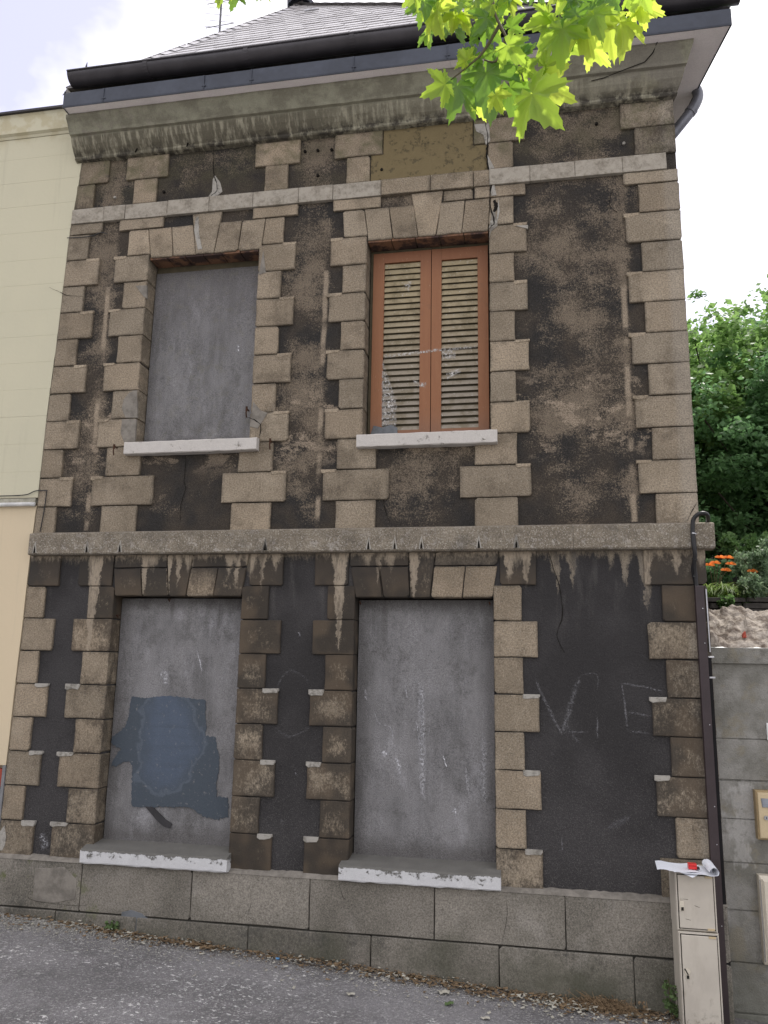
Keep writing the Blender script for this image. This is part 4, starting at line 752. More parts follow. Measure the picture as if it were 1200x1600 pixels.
def side_gutter():
    V, F = [], []; ys = np.linspace(-.39, 5.8, 12); a = np.linspace(math.pi, 2*math.pi, 13)
    for y in ys:
        for t in a: V.append((1.548+SK*(y+.39)-.092*math.cos(t), y, 5.205+.092*math.sin(t)))
        for t in a[::-1]: V.append((1.548+SK*(y+.39)-.086*math.cos(t), y, 5.205+.086*math.sin(t)))
    n = 26
    for i in range(11):
        for j in range(n): F.append((i*n+j, (i+1)*n+j, (i+1)*n+(j+1) % n, i*n+(j+1) % n))
    F.append(tuple(range(13)))
    return V, F
part('gutter', side_gutter(), GUTTER, smooth=True)
part('gutter_bracket', tube([(-3.87, -.35, 5.19), (-3.868, -.352, 5.26), (-3.862, -.352, 5.30)], [.012, .01, .003], 4), GUTTER)
part('downpipe', tube(smoothpath([(1.37, .36, 5.10), (1.372, .36, 4.96), (1.39, .35, 4.925), (1.43, .35, 4.87), (1.43, .35, 4.79), (1.37, .35, 4.68), (1.22, .35, 4.49), (1.165, .35, 4.42), (1.155, .35, 4.2), (1.155, .35, 1.2)], 5), .044, 14), LEAD, smooth=True)
part('pipe_collar', tube([(1.385, .35, 4.70), (1.36, .35, 4.668)], .050, 14), LEAD)

# ---- hipped slate roof
roof = thing('roof', (-1.32, 0, 5.1), None, None); roof.parent = H; roof.location = Vector((-1.32, 0, 5.1))-ORG[H]; ORG[roof] = Vector((-1.32, 0, 5.1))
AP = (-2.87, 2.6, 8.50); RB = [(-4.10, -.235, 5.15), (1.50, -.235, 5.15), (.48, 5.7, 5.15), (-4.10, 5.7, 5.15)]
obj('roof_boarding', (RB+[AP], [(0, 1, 4), (1, 2, 4), (2, 3, 4), (3, 0, 4), (3, 2, 1, 0)]), DARKSTONE, roof)
def slates(a, b, ap, rows=25, sw=.20):
    A, B, P = Vector(a), Vector(b), Vector(ap); V, F = [], []
    u = (B-A).normalized(); foot = A+u*(P-A).dot(u); up = (P-foot); L = up.length; up.normalize(); n = u.cross(up).normalized()
    if n.z < 0: n = -n
    W_ = (B-A).length; fa = (foot-A).length
    for r in range(rows):
        s0 = L*r/rows; s1 = s0+L/rows*1.55; k0, k1 = s0/L, min(1, s1/L)
        l = fa*k0-.03; rr = W_-(W_-fa)*k0+.03
        x = l-(sw/2 if r % 2 else 0)
        while x < rr:
            x0, x1 = max(x+.0015, l), min(x+sw-.0015, rr)
            if x1-x0 > .02:
                t0 = min(s0+L/rows*1.0, L)/L
                e = random.uniform(-.004, .004); h0 = .0135+random.uniform(0, .004); h1 = .003; th = .005
                def pt(xx, ss, h): return tuple(A+u*xx+up*ss+n*h)
                lim = lambda xx, ss: min(max(xx, fa*min(1, ss/L)-.04), W_-(W_-fa)*min(1, ss/L)+.04)
                q = len(V); s1c = min(s1, L)
                V += [pt(x0, s0+e, h0), pt(x1, s0+e, h0), pt(lim(x1, s1c), s1c, h1), pt(lim(x0, s1c), s1c, h1), pt(x0, s0+e, h0-th*1.6), pt(x1, s0+e, h0-th*1.6)]
                F += [(q, q+1, q+2, q+3), (q+4, q+5, q+1, q)]
            x += sw
    return V, F
for i in range(4):
    o = obj('slate_covering', slates(RB[i], RB[(i+1) % 4], AP), SLATE, roof); o['kind'] = 'stuff'
for i in (0, 1, 2, 3):
    A, P = Vector(RB[i]), Vector(AP); n = 26
    V, F = [], []
    for k in range(n):
        a = A.lerp(P, k/n); b = A.lerp(P, (k+1.15)/n); dr = (P-A).normalized(); sd = dr.cross(Vector((0, 0, 1))).normalized(); q = len(V)
        V += [tuple(a+Vector((0, 0, .045))), tuple(a+sd*.10+Vector((0, 0, -.02))), tuple(b+sd*.10+Vector((0, 0, -.035))), tuple(b+Vector((0, 0, .028))), tuple(a-sd*.10+Vector((0, 0, -.02))), tuple(b-sd*.10+Vector((0, 0, -.035)))]
        F += [(q, q+1, q+2, q+3), (q, q+3, q+5, q+4)]
    obj('hip_slates', (V, F), SLATE, roof)['kind'] = 'stuff'
fin = [(0, .10), (.05, .115), (.16, .05), (.3, .032), (.55, .02), (.58, .035), (.62, .02), (.75, .004)]
V, F = [], []
for h, r in fin:
    for k in range(10): V.append((AP[0]+(r+.07*(h < .1))*math.cos(k*math.pi/5), AP[1]+(r+.07*(h < .1))*math.sin(k*math.pi/5), AP[2]-.04+h))
for i in range(len(fin)-1):
    for k in range(10): F.append((i*10+k, i*10+(k+1) % 10, (i+1)*10+(k+1) % 10, (i+1)*10+k))
obj('finial_cap', (V, F), ZINC, roof)
# small roof vent
u = 4.2; part('snow_hook', box(-2.60, -2.42, 1.93, 1.95, 7.76, 7.775), STEEL, parent=roof)

# ================================================================ the cream house next door
N = thing('cream_house', (-8, 3, -2.1), 'cream rendered house joined to the left side of the blackened stone house', 'house')
def npart(name, vf, mat, **k): return obj(name, vf, mat, N, **k)
def cream_wall(z0, z1, y, depth=.1, off=0.0):
    zs = [z0]+[z for z in np.arange(-2.4, 5.2, .3) if z0 < z < z1]+[z1]; V, F = [], []
    for z in zs: V += [(-12, y, z), (xl(z)-.002+off+random.uniform(-.003, .003), y, z), (xl(z)-.002+off, y+depth, z), (-12, y+depth, z)]
    for i in range(len(zs)-1):
        for j in range(4): a = i*4+j; b = i*4+(j+1) % 4; F.append((a, b, b+4, a+4))
    F += [(3, 2, 1, 0), tuple(len(V)-4+j for j in range(4))]
    return V, F
npart('ground_floor_render', cream_wall(-.80, 1.315, -.004, .1), CREAM)
npart('wall_ledge', cream_wall(1.345, 1.385, .004, .2, -.02), simple('dirty_pale_paint', (.44, .42, .34), .9, .2, var=.4, sc=14))
zc = [1.39, 1.62, 1.87, 2.12, 2.37, 2.62, 2.87, 3.12, 3.37, 3.62, 3.90, 4.17, 4.42, 4.67, 4.885]
for i in range(len(zc)-1): npart('render_course', cream_wall(zc[i]+(.0006 if i else 0), zc[i+1]-.0006, .004+random.uniform(0, .0012), .1), CREAM)
npart('wall_core', box(-12, -4.16, .10, 8, -2.6, 5.02), CREAM)
npart('scored_joints', box(-12, -4.17, .0065, .1, 1.4, 4.88), CREAM)
def nprof(prof, x1=-4.12): return extrude_x(prof, -12, x1)
npart('eaves_moulding', nprof([(.1, 4.888), (-.002, 4.888), (-.010, 4.91), (-.035, 4.925), (-.04, 5.09), (-.05, 5.115), (.1, 5.115)]), CREAM)
npart('roof_edge', nprof([(-.075, 5.118), (-.08, 5.135), (-.04, 5.15), (8, 5.9), (8, 5.118)], -4.10), GUTTER)
for i in range(14): npart('red_tile', slab(rect(-4.205-.0-.12*(i+1)+.003, -4.205-.12*i-.003, -1.03, -.94+.13), .004, .05, .004) if False else slab(rect(-4.212-.22*(i+1)+.004, -4.212-.22*i-.004, -1.10, -.975) if i % 2 else rect(-4.212-.22*(i//2*2+1)+.004, -4.212-.22*(i//2*2)-.004, -.968, -.83), .002, .05, .004), REDT)
npart('base_render', box(-12, -4.215, .012, .1, -2.6, -.985), GREYP); npart('edge_strip', box(-4.212, -4.186, -.008, .1, -2.6, -.802), GREYP)
pt = meta(obj('wall_pipe', tube([(-12, -.035, 1.335), (-4.2, -.035, 1.325), (-4.15, -.03, 1.322)], .018, 10), WHITEP, org=(-4.5, -.03, 1.33), smooth=True), 'white plastic pipe running along the ledge of the cream house', 'pipe')
cb = smoothpath([(-12, -.01, 1.41), (-8, -.01, 1.41), (-4.6, -.012, 1.408), (-4.4, -.012, 1.408), (-4.25, -.012, 1.415), (-4.17, -.012, 1.445), (-4.07, -.012, 1.445), (-4.065, -.014, 1.43), (-4.07, -.012, 1.30), (-4.085, -.012, 1.13), (-4.09, -.012, 1.09)], 4)
meta(obj('telephone_cable', tube(cb, .0045, 5), BLACK, org=(-4.1, -.01, 1.3)), 'thin black cable sagging from the cream house onto the corner stones', 'cable')
cb = smoothpath([(-4.12, -.008, 3.80), (-3.95, -.012, 3.79), (-3.85, -.012, 3.80), (-3.78, -.012, 3.82), (-3.72, -.01, 3.80)], 4)
meta(obj('wire', tube(cb, .004, 5), BLACK, org=(-3.9, -.01, 3.8)), 'short loose wire lying on the stones under the pale band', 'wire')
A = thing('television_antenna', (-4.6, 4, 5.4), 'thin rooftop television antenna rising behind the left slope of the slate roof', 'antenna')
obj('mast', tube([(-4.6, 4, 5.4), (-4.635, 4, 10.9)], .018, 6), simple('antenna_metal', (.16, .16, .17), .4, .5, .6), A)
for k, z in enumerate((9.72, 10.15)):
    obj('boom', tube([(-4.86, 4, z), (-4.40, 4, z+.02)], .008, 5), STEEL, A)
for k in range(9): obj('element', tube([(-4.84+.0*k, 3.9, 9.66+.115*k), (-4.42, 4.05, 9.68+.115*k)], .0045, 4), STEEL, A)

# ================================================================ cable cover on the right corner
T_ = thing('cable_cover', (1.139, -.02, -2.2), 'dark brown plastic cable cover running up the right corner of the stone house', 'cable cover')
obj('cover', extrude_x([], 0, 1) if False else slab(rect(1.108, 1.166, -2.25, .622), -.052, -.004, .006), TRUNK, T_)
obj('side_gap_strip', slab(rect(1.168, 1.192, -2.25, .13), -.028, .0, .004), simple('gap_black', (.012, .011, .012), .8, .2, bump=0), T_)  # dark strip laid along the gap right of the cover
for z in (.46, .22, -.33, -.86, -1.10, -1.6): obj('screw', tube([(1.150, -.0525, z), (1.150, -.056, z)], .004, 6), STEEL, T_)
obj('conduit_tip', tube([(1.186, -.012, .60), (1.188, -.018, .16)], .006, 6), STEEL, T_)
for z in (-.02, .12): obj('clip', slab(rect(1.17, 1.21, z, z+.012), -.034, 0, .002), STEEL, T_)
K = thing('power_cable', (1.1, -.05, .6), 'thick black cable hooking over the string course above the brown cable cover', 'cable')
kp = [(1.255, .12, 1.10), (1.225, -.04, 1.105), (1.20, -.105, 1.125), (1.155, -.115, 1.125), (1.118, -.105, 1.095), (1.106, -.10, 1.04), (1.104, -.098, .93), (1.112, -.092, .84), (1.108, -.06, .76), (1.116, -.04, .70), (1.122, -.028, .56)]
obj('sheath', tube(smoothpath(kp, 6), .015, 10), BLACK, K, smooth=True)
obj('sheath', tube(smoothpath([(p[0]+.012*math.sin(i*1.3), p[1]+.012, p[2]-.01) for i, p in enumerate(kp)][4:], 6), .011, 8), BLACK, K, smooth=True)
for z in (.98, .80, .68): obj('cable_tie', tube([(1.110, -.098 if z > .85 else (-.075 if z > .75 else -.036), z), (1.112, -.098 if z > .85 else (-.075 if z > .75 else -.036), z+.008)], .021, 8), STEEL if z > .9 else BLACK, K)

# ================================================================ meter cabinets and what lies on them
def cabinet(label, x0, x1, y0, y1, z0, z1, lock, lockk):
    c = thing('meter_cabinet', ((x0+x1)/2, (y0+y1)/2, z0), label, 'cabinet', 'stacked meter cabinets')
    obj('body', slab(rect(x0, x1, z0, z1), y0+.012, y1, .006), CAB, c)
    obj('recess', box(x0+.012, x1-.010, y0+.008, y0+.0118, z0+.012, z1-.012), CABDARK, c)
    d = obj('door', slab(rect(x0+.016, x1-.015, z0+.017, z1-.017), y0, y0+.010, .003), CAB, c)
    obj('door_rim', box(x1-.011, x1-.004, y0-.002, y0+.012, z0+.006, z1-.006), CAB, c); obj('door_rim', box(x0+.003, x0+.009, y0+.002, y0+.012, z0+.006, z1-.006), CAB, c)
    lx, lz = lock
    obj('lock_plate', slab([(lx-.013, lz-.028), (lx+.013, lz-.028), (lx+.013, lz+.028), (lx-.013, lz+.028)], y0-.004, y0+.002, .0015), BOXP, c)
    obj('lock_hole', box(lx-.007, lx+.009, y0-.0055, y0-.0035, lz-.026, lz-.006), CABDARK, c)
    if lockk:
        obj('broken_lock_tab', slab([(lx-.02, lz+.03), (lx-.012, lz+.032), (lx+.006, lz+.0), (lx+.0, lz-.004)], y0-.009, y0-.005, .001), CABDARK, c)
        obj('lock_escutcheon', slab([(lx+.0+.02*math.cos(a), lz+.016+.018*math.sin(a)) for a in np.linspace(0, 6.283, 9)[:-1]], y0-.0075, y0-.004, .001), BOXP, c)
    for z in ((z0+.012, z1-.028) if not lockk else (z1-.028,)): obj('hinge', slab(rect(x1-.062, x1-.020, z, z+.012), y0-.005, y0+.004, .002), BOXB, c)
    for k in range(3): 
        a = (lx+random.uniform(.0, .1), z0+random.uniform(.05, .2)); obj('scratch', slab([a, (a[0]+.03, a[1]-.01+k*.004), (a[0]+.031, a[1]-.008+k*.004), (a[0]+.001, a[1]+.002)], y0-.0006, y0+.001, .0001), CABDARK, c)
    return c
cabinet('dirty beige meter cabinet door, upper of the stacked pair, papers lying on top', .838, 1.080, -.30, -.045, -1.578, -1.232, (.872, -1.432), False)
cabinet('taller beige meter cabinet standing on the street, with a broken lock', .842, 1.084, -.30, -.045, -2.30, -1.584, (.884, -1.825), True)
def sheet(x0, x1, y0, y1, z, r, turns, sk=0, wob=.004):
    P = [(x0+(x1-x0)*i/18, z+wob*math.sin(i*.7)+.010*(1-i/18)) for i in range(19)]
    P += [(x1+r*math.sin(a), z+r-r*math.cos(a)) for a in np.linspace(.25, turns*2*math.pi, 18)]
    V, F = [], []
    for i, (x, zz) in enumerate(P):
        for j in range(5):
            t = j/4; V.append((x+sk*(t-.5)*(1-i/36), y0+(y1-y0)*t, zz+.0015*math.sin(i*1.1+j*1.7)))
    for i in range(len(P)-1):
        for j in range(4): a = i*5+j; F.append((a, a+5, a+6, a+1))
    return V, F
Pp = thing('paper_sheets', (.93, -.2, -1.228), 'white papers with one end curled into a roll lying on the upper meter cabinet', 'papers')
obj('sheet', sheet(.735, 1.075, -.35, -.10, -1.224, .020, .88, .02), PAPER, Pp, smooth=True)
obj('sheet', sheet(.80, 1.06, -.375, -.13, -1.228, .0235, .8, -.05, .002), PAPER, Pp, smooth=True)
obj('sheet', ([(.86, -.33, -1.226), (.93, -.395, -1.240), (.99, -.33, -1.226), (.93, -.2, -1.222)], [(0, 1, 2, 3)]), PAPER, Pp)
R_ = thing('red_box', (.955, -.27, -1.215), 'small red plastic box with a black end on the white papers', 'small box')
obj('case', slab(rect(.925, .975, -1.212, -1.180), -.30, -.25, .003), REDP, R_); obj('black_end', slab(rect(.976, .992, -1.212, -1.200), -.30, -.26, .002), BLACK, R_)
obj('case_line', box(.927, .973, -.3015, -.2995, -1.192, -1.190), simple('dark_red', (.25, .01, .01), .5, .3, bump=0), R_)

# ================================================================ retaining wall on the right with its letter boxes
Wl = thing('retaining_wall', (1.6, .2, -2.3), 'grey concrete block retaining wall with crumbling top beside the house', 'wall')
rz = [-2.7, -2.16, -1.855, -1.535, -1.237, -.955, -.705, -.428, .094]
vj = [[1.193, 1.78, 2.5, 3.2, 4.2], [1.193, 2.12, 2.9, 3.6, 4.2]]
for i in range(len(rz)-1):
    e = vj[i % 2]
    for j in range(4): obj('concrete_block', slab(rect(e[j]+.003, e[j+1]-.003, rz[i]+.003, rz[i+1]-.003), .098+random.uniform(-.002, .002), .28, .005, .003), RETAIN, Wl)
obj('wall_core', box(1.18, 4.2, .112, .5, -2.7, .08), RETAIN, Wl)
obj('coping', slab([(1.196, .088), (4.2, .088), (4.2, .188), (1.196, .192)], .076, .3, .005, .003), RETAIN, Wl)
from mathutils import noise as nz_
def rubble():
    V, F = [], []; nx, ny = 150, 30
    for i in range(nx+1):
        for j in range(ny+1):
            x = 1.17+3.03*i/nx; t = j/ny; y = .085+t*.46; z = .195+.29*min(1, t*1.12)**.8
            k = nz_.fractal(Vector((x*7, y*9, z*3)), .8, 2.1, 5)*.045+abs(nz_.noise(Vector((x*16, y*22, 3))))*.03+random.uniform(-.004, .004)
            k *= min(1, 4*t+.25); V.append((x, y+(0 if j else random.uniform(-.006, .006)), z+k*(1 if t < .93 else .5)))
    for i in range(nx):
        for j in range(ny): a = i*(ny+1)+j; F.append((a, a+ny+1, a+ny+2, a+1))
    return V, F
obj('crumbling_top', rubble(), RUBBLE, Wl, smooth=False)
obj('brick_shard', slab([(1.445, .262), (1.475, .270), (1.470, .315), (1.455, .300)], .15, .19, .004), REDT, Wl)
obj('broken_edge_stone', slab([(1.20, .20), (1.26, .20), (1.275, .25), (1.24, .31), (1.205, .30)], .06, .16, .015, .004), RUBBLE, Wl)
L1 = thing('letter_box', (1.62, .05, -1.066), 'beige letter box with grey flap and round lock on the retaining wall, right edge', 'letter box')
obj('casing', slab(rect(1.432, 1.80, -1.072, -.756), .035, .12, .006), simple('tan_metal_frame', (.33, .245, .13), .5, .4, .2), L1)
obj('door', slab(rect(1.444, 1.788, -1.060, -.768), .026, .034, .004), BOXB, L1); obj('flap', slab([(1.468, -.862), (1.77, -.862), (1.77, -.805), (1.462, -.805)], .018, .026, .004), simple('grey_flap', (.26, .28, .31), .4, .4, .3), L1)
obj('lock', tube([(1.487, .026, -.928), (1.487, .014, -.928)], .014, 14), STEEL, L1); obj('keyhole', box(1.485, 1.489, .0125, .0145, -.934, -.922), CABDARK, L1)
L2 = thing('meter_box', (1.62, .05, -1.834), 'pale beige wall box under the letter box, cut by the right edge', 'meter box')
obj('casing', slab(rect(1.419, 1.80, -1.84, -1.296), .03, .12, .012), BOXP, L2); obj('door', slab(rect(1.436, 1.785, -1.822, -1.314), .016, .029, .010), BOXP, L2)
obj('plate_edge', box(1.419, 1.424, .0285, .0295, -1.82, -1.32), GREYP, L2)
meta(obj('enamel_plate', slab(rect(1.548, 1.74, -.43, -.315), .085, .097, .003), simple('white_enamel', (.75, .75, .74), .3, .5, bump=0), org=(1.64, .09, -.43)), 'blank white plate on the grey wall at the right edge', 'plate')

# ================================================================ garden terrace, low stone wall, plants
def terrace():
    V, F = [], []; xs = np.arange(1.0, 30, .7); ys = [.45, 1.2, 2.5, 2.72, 4, 6, 9, 14, 25, 45]; zz = [.40, .40, .42, .70, .85, 1.2, 1.7, 2.4, 4.0, 7]
    for x in xs:
        for y, z in zip(ys, zz): V.append((x, y, z+random.uniform(-.04, .04)*(y > 1)))
    n = len(ys)
    for i in range(len(xs)-1):
        for j in range(n-1): a = i*n+j; F.append((a, a+n, a+n+1, a+1))
    return V, F
meta(obj('garden_bank', terrace(), SOIL, smooth=True), 'planted earth bank rising behind the retaining wall', kind='structure')
SW = thing('garden_stone_wall', (2, 2.5, .4), 'low dark dry-stone wall holding up the flower bed', 'wall')
z = .40
for r in range(6):
    h = random.uniform(.05, .075); x = 1.25+random.uniform(0, .1)
    while x < 4.6:
        w = random.uniform(.14, .34); q = slab([(x+.004, z+random.uniform(0, .006)), (x+w-.004, z+random.uniform(0, .006)), (x+w-.008, z+h-.004), (x+.008, z+h-random.uniform(.002, .01))], 2.46+random.uniform(-.02, .02), 2.66, .012, .005)
        obj('stone', q, DARKSTONE, SW); x += w
    z += h
obj('earth_backing', box(1.25, 4.6, 2.52, 2.7, .35, z-.02), SOIL, SW)

def leafcloud(C, n, size, flat=.6, seed=0, spread=(1, 1, 1), droop=.3):
    """n small folded leaves round every centre C (m,4: x,y,z,r)"""
    g = np.random.default_rng(seed); m = len(C); c = np.repeat(C, n, 0)
    d = g.normal(size=(m*n, 3)); d /= np.linalg.norm(d, axis=1, keepdims=True); rr = g.random((m*n, 1))**.5
    p = c[:, :3]+d*rr*c[:, 3:4]*np.array(spread)
    nrm = g.normal(size=(m*n, 3))*np.array([1, 1, .6])+np.array([0, -.25, 1.1*flat+.2]); nrm /= np.linalg.norm(nrm, axis=1, keepdims=True)
    t = g.normal(size=(m*n, 3)); t[:, 2] -= droop; t -= nrm*(t*nrm).sum(1, keepdims=True); t /= np.linalg.norm(t, axis=1, keepdims=True)
    b = np.cross(nrm, t); s = size*(.6+.8*g.random((m*n, 1)))
    base = p; tip = p+t*s; mid = p+t*s*.5-nrm*s*.10; le = mid+b*s*.36+nrm*s*.10; ri = mid-b*s*.36+nrm*s*.10
    V = np.stack([base, ri, tip, le], 1).reshape(-1, 3); F = np.arange(len(V)).reshape(-1, 4)
    return V, F
def tree(name, label, x, y, z, h, cr, crown_z0, leaf, mat, seed, nclump=420, nleaf=60, group=None, lean=0):
    g = np.random.default_rng(seed); t = thing(name, (x, y, z), label, 'tree', group)
    base = Vector((x, y, z)); top = Vector((x+lean, y, z+h*.86)); tp = [base.lerp(top, k/8)+Vector((g.normal()*.05*k, g.normal()*.05*k, 0))*(h/10) for k in range(9)]
    r0 = h*.018; obj('trunk', tube(tp, [r0*(1.15-k/8*.95) for k in range(9)], 9), BARK, t, smooth=True)
    C = []; limbs = []
    for i in range(26):
        k = g.uniform(.22, .97); p0 = base.lerp(top, k); a = g.uniform(0, 2*math.pi); rr = cr*(1-abs(k-.5)*1.15)*g.uniform(.75, 1.15)+.3
        p2 = p0+Vector((math.cos(a)*rr, math.sin(a)*rr, rr*g.uniform(.15, .6))); p1 = p0.lerp(p2, .5)+Vector((0, 0, -rr*.06+g.normal()*.1))
        limbs.append(tube([tuple(p0), tuple(p1), tuple(p2)], [r0*.42*(1.15-k), r0*.26*(1.15-k), .012], 5))
        for _ in range(nclump//26):
            q = p0.lerp(p2, g.uniform(.35, 1.12)); o = Vector(g.normal(size=3))*rr*.17; c = q+o
            if c.z < z+crown_z0: c.z = z+crown_z0+abs(g.normal())*.3
            C.append((c.x, c.y, c.z, cr*g.uniform(.10, .2)))
    obj('limbs', join(*limbs), BARK, t)
    V, F = leafcloud(np.array(C), nleaf, leaf, 1.0, seed, (1, 1, .38), .45); big('crown', V, F, mat, t)
    return t
tree('broadleaf_tree', 'tall pale green tree right behind the house corner, lit on its left side', 3.05, 8.0, 1.4, 4.9, 2.1, .2, .11, CROWN[1], 3, 760, 66, 'trees behind the garden')
tree('broadleaf_tree', 'dark green tree with a bare forked trunk at the right edge of the photo', 4.75, 9.6, 1.6, 5.0, 2.1, 1.4, .10, CROWN[0], 5, 400, 52, 'trees behind the garden')
tree('broadleaf_tree', 'low dense dark green tree over the flower bed', 3.5, 6.6, 1.0, 3.4, 1.9, .0, .075, CROWN[2], 8, 760, 72, 'trees behind the garden')
tree('broadleaf_tree', 'taller tree standing behind the others, crown highest at the right edge', 6.9, 14.5, 2.6, 6.1, 3.2, .4, .14, CROWN[0], 12, 480, 52, 'trees behind the garden')
tree('broadleaf_tree', 'broad shadowed tree filling the gap low behind the garden', 4.7, 12.5, 2.0, 5.4, 3.2, .0, .15, CROWN[2], 15, 700, 62, 'trees behind the garden')
tree('broadleaf_tree', 'dark low tree closing the gap just right of the house corner', 2.75, 9.6, 1.0, 3.9, 2.1, .0, .12, CROWN[2], 18, 640, 62, 'trees behind the garden')
def shrub(label, x, y, z, r, h, leaf, mat, seed, n=60):
    g = np.random.default_rng(seed); s = thing('garden_shrub', (x, y, z), label, 'shrub', 'plants in the flower bed'); st = []; C = []
    for i in range(12):
        a = g.uniform(0, 6.28); q = (x+math.cos(a)*r*g.uniform(.2, 1), y+math.sin(a)*r*g.uniform(.2, 1), z+h*g.uniform(.7, 1.1)); st.append(tube([(x, y, z-.05), ((x+q[0])/2, (y+q[1])/2, z+h*.55), q], [.008, .006, .002], 4))
        for k in range(6): t = g.uniform(.25, 1.03); C.append((x+(q[0]-x)*t, y+(q[1]-y)*t, z+(q[2]-z)*t, r*.2))
    obj('stems', join(*st), TWIG, s); V, F = leafcloud(np.array(C), n, leaf, .6, seed, (1, 1, .8)); big('foliage', V, F, mat, s); return s
shrub('feathery grey-green shrub right of the orange lilies', 2.28, 2.95, .78, .30, .62, .035, GREYLEAF, 21, 70)
shrub('grey-green bush spilling over the dark stone wall', 2.16, 2.62, .62, .26, .34, .032, GREYLEAF, 22, 70)
shrub('leafy mid-green bush near the right edge of the bed', 2.70, 3.2, .8, .36, .52, .045, CROWN[0], 23, 60)
shrub('dark leafy bush behind the orange lilies', 1.95, 3.6, .85, .34, .42, .05, CROWN[2], 24, 60)
shrub('pale feathery bush hanging over the dark stone wall at the right edge', 2.62, 2.60, .60, .34, .40, .034, GREYLEAF, 26, 90)
shrub('low green plant under the arching lily leaves', 1.90, 2.52, .55, .18, .22, .028, CROWN[0], 27, 60)
shrub('tall leafy bush at the back of the flower bed', 2.75, 4.2, .95, .5, .75, .06, CROWN[0], 25, 60)
def lily(label, x, y, z, seed, fl):
    g = np.random.default_rng(seed); L = thing('day_lily', (x, y, z), label, 'lily', 'orange day lilies'); V, F = [], []
    for i in range(80):
        a = g.uniform(0, 6.28); ln = g.uniform(.28, .5); w = .009; d = Vector((math.cos(a), math.sin(a), 0)); sd = Vector((-d.y, d.x, 0)); q0 = len(V)
        ox = g.normal()*.06; 
        for k in range(6):
            t = k/5; p = Vector((x+ox, y, z))+d*ln*(.10+.75*t)*t*1.1+Vector((0, 0, ln*(1.35*t-1.25*t*t)))
            V += [tuple(p-sd*w*(1-t*.9)), tuple(p+sd*w*(1-t*.9))]
        F += [(q0+2*k, q0+2*k+1, q0+2*k+3, q0+2*k+2) for k in range(5)]
    obj('leaf_clump', (V, F), BLADE, L)
    for fx, fy, fz in fl:
        obj('stem', tube([(x, y, z), ((x+fx)/2, (y+fy)/2, (z+fz)/2+.06), (fx, fy, fz-.02)], .004, 4), TWIG, L); V, F = [], []
        for k in range(6):
            a = k*math.pi/3+g.uniform(-.1, .1); d = Vector((math.cos(a)*.9, math.sin(a)*.5-.3, .55 if k % 2 else .35)).normalized(); sd = d.cross(Vector((0, -1, .3))).normalized(); q0 = len(V); r = .062
            for t, w in ((0, .004), (.4, .016), (.75, .015), (1, .003)): p = Vector((fx, fy, fz))+d*r*t+Vector((0, 0, -.025*t*t)); V += [tuple(p-sd*w), tuple(p+sd*w)]
            F += [(q0+2*j, q0+2*j+1, q0+2*j+3, q0+2*j+2) for j in range(3)]
        obj('flower', (V, F), PETAL, L)
lily('clump of day lilies with bright orange flowers at the house corner', 1.82, 2.78, .76, 31, [(1.79, 2.80, 1.13), (1.845, 2.78, 1.15), (1.90, 2.80, 1.21), (1.985, 2.82, 1.21), (2.0, 2.80, 1.14), (1.94, 2.76, 1.07)])
lily('arching pale green lily leaves left of the grey-green bush', 2.02, 2.72, .74, 33, [(2.20, 2.78, 1.06)])

# ================================================================ plane tree branch hanging into the top of the view
B = thing('plane_tree_branch', (-.12, -3.28, 2.75), 'drooping plane tree twigs with sunlit yellow-green lobed leaves', 'branch')
for tw in TWIGS:
    p = smoothpath([(x, -3.28+.02*math.sin(i*2), z) for i, (x, z) in enumerate(tw)], 3); n = len(p); obj('twig', tube(p, [.0075-.005*i/(n-1) for i in range(n)], 6), TWIG, B, smooth=True)
def lobed_leaf(seed):
    """outline of a plane leaf, unit length, base at the origin, tip along +y; a fan of triangles with slightly folded lobes"""
    g = random.Random(seed); tips = [(-118, .52), (-58, .80), (0, 1.0), (58, .80), (118, .52)]
    o = (0, .22); pts = []; 
    seq = []
    for i, (a, r) in enumerate(tips):
        a += g.uniform(-5, 5); r *= g.uniform(.92, 1.06)*.86
        if i == 0: seq.append((-160, .22, 0))
        wdt = 15 if i in (1, 2, 3) else 13
        seq += [(a-wdt*1.35, r*.60, 0), (a-wdt*1.15, r*.74, .0), (a-wdt*.62, r*.72, 0), (a-wdt*.42, r*.88, 0), (a-2, r*.90, 0), (a, r, 1), (a+2.5, r*.90, 0), (a+wdt*.42, r*.88, 0), (a+wdt*.62, r*.72, 0), (a+wdt*1.15, r*.74, 0), (a+wdt*1.35, r*.60, 0)]
        if i < 4: seq.append(((a+tips[i+1][0])/2, .40 if i in (1, 2) else .36, 0))
        else: seq.append((160, .22, 0))
    V = [(o[0], o[1], 0)]; T = [1.0]; dz = .10
    inner = []; outer = []
    for a, r, t in seq:
        r *= g.uniform(.97, 1.03); an = math.radians(a); x, y = o[0]+r*math.sin(an), o[1]+r*math.cos(an)
        na = min(abs(a-tt[0]) for tt in tips); fold = .12*min(1, na/28)
        outer.append((x, y, fold*(1 if r > .3 else .5)-.30*(x*x+(y-.3)**2)+g.uniform(-.02, .02)))
        ri = r*.52; xi, yi = o[0]+ri*math.sin(an), o[1]+ri*math.cos(an); inner.append((xi, yi, fold*.8-.30*(xi*xi+(yi-.3)**2)))
    n = len(seq); V += inner+outer; T += [1.0 if s[2] else .0 for s in seq]+[.6 if s[2] else .0 for s in seq]; F = []
    for i in range(n-1): F.append((0, 1+i, 2+i)); F.append((1+i, 1+n+i, 2+n+i)); F.append((1+i, 2+n+i, 2+i))
    F.append((0, n, 1)) if False else None
    return np.array(V), np.array(F), np.array(T)
LS_ = [lobed_leaf(s) for s in range(6)]
lme = {}
camp = Vector((0, -6, 0))
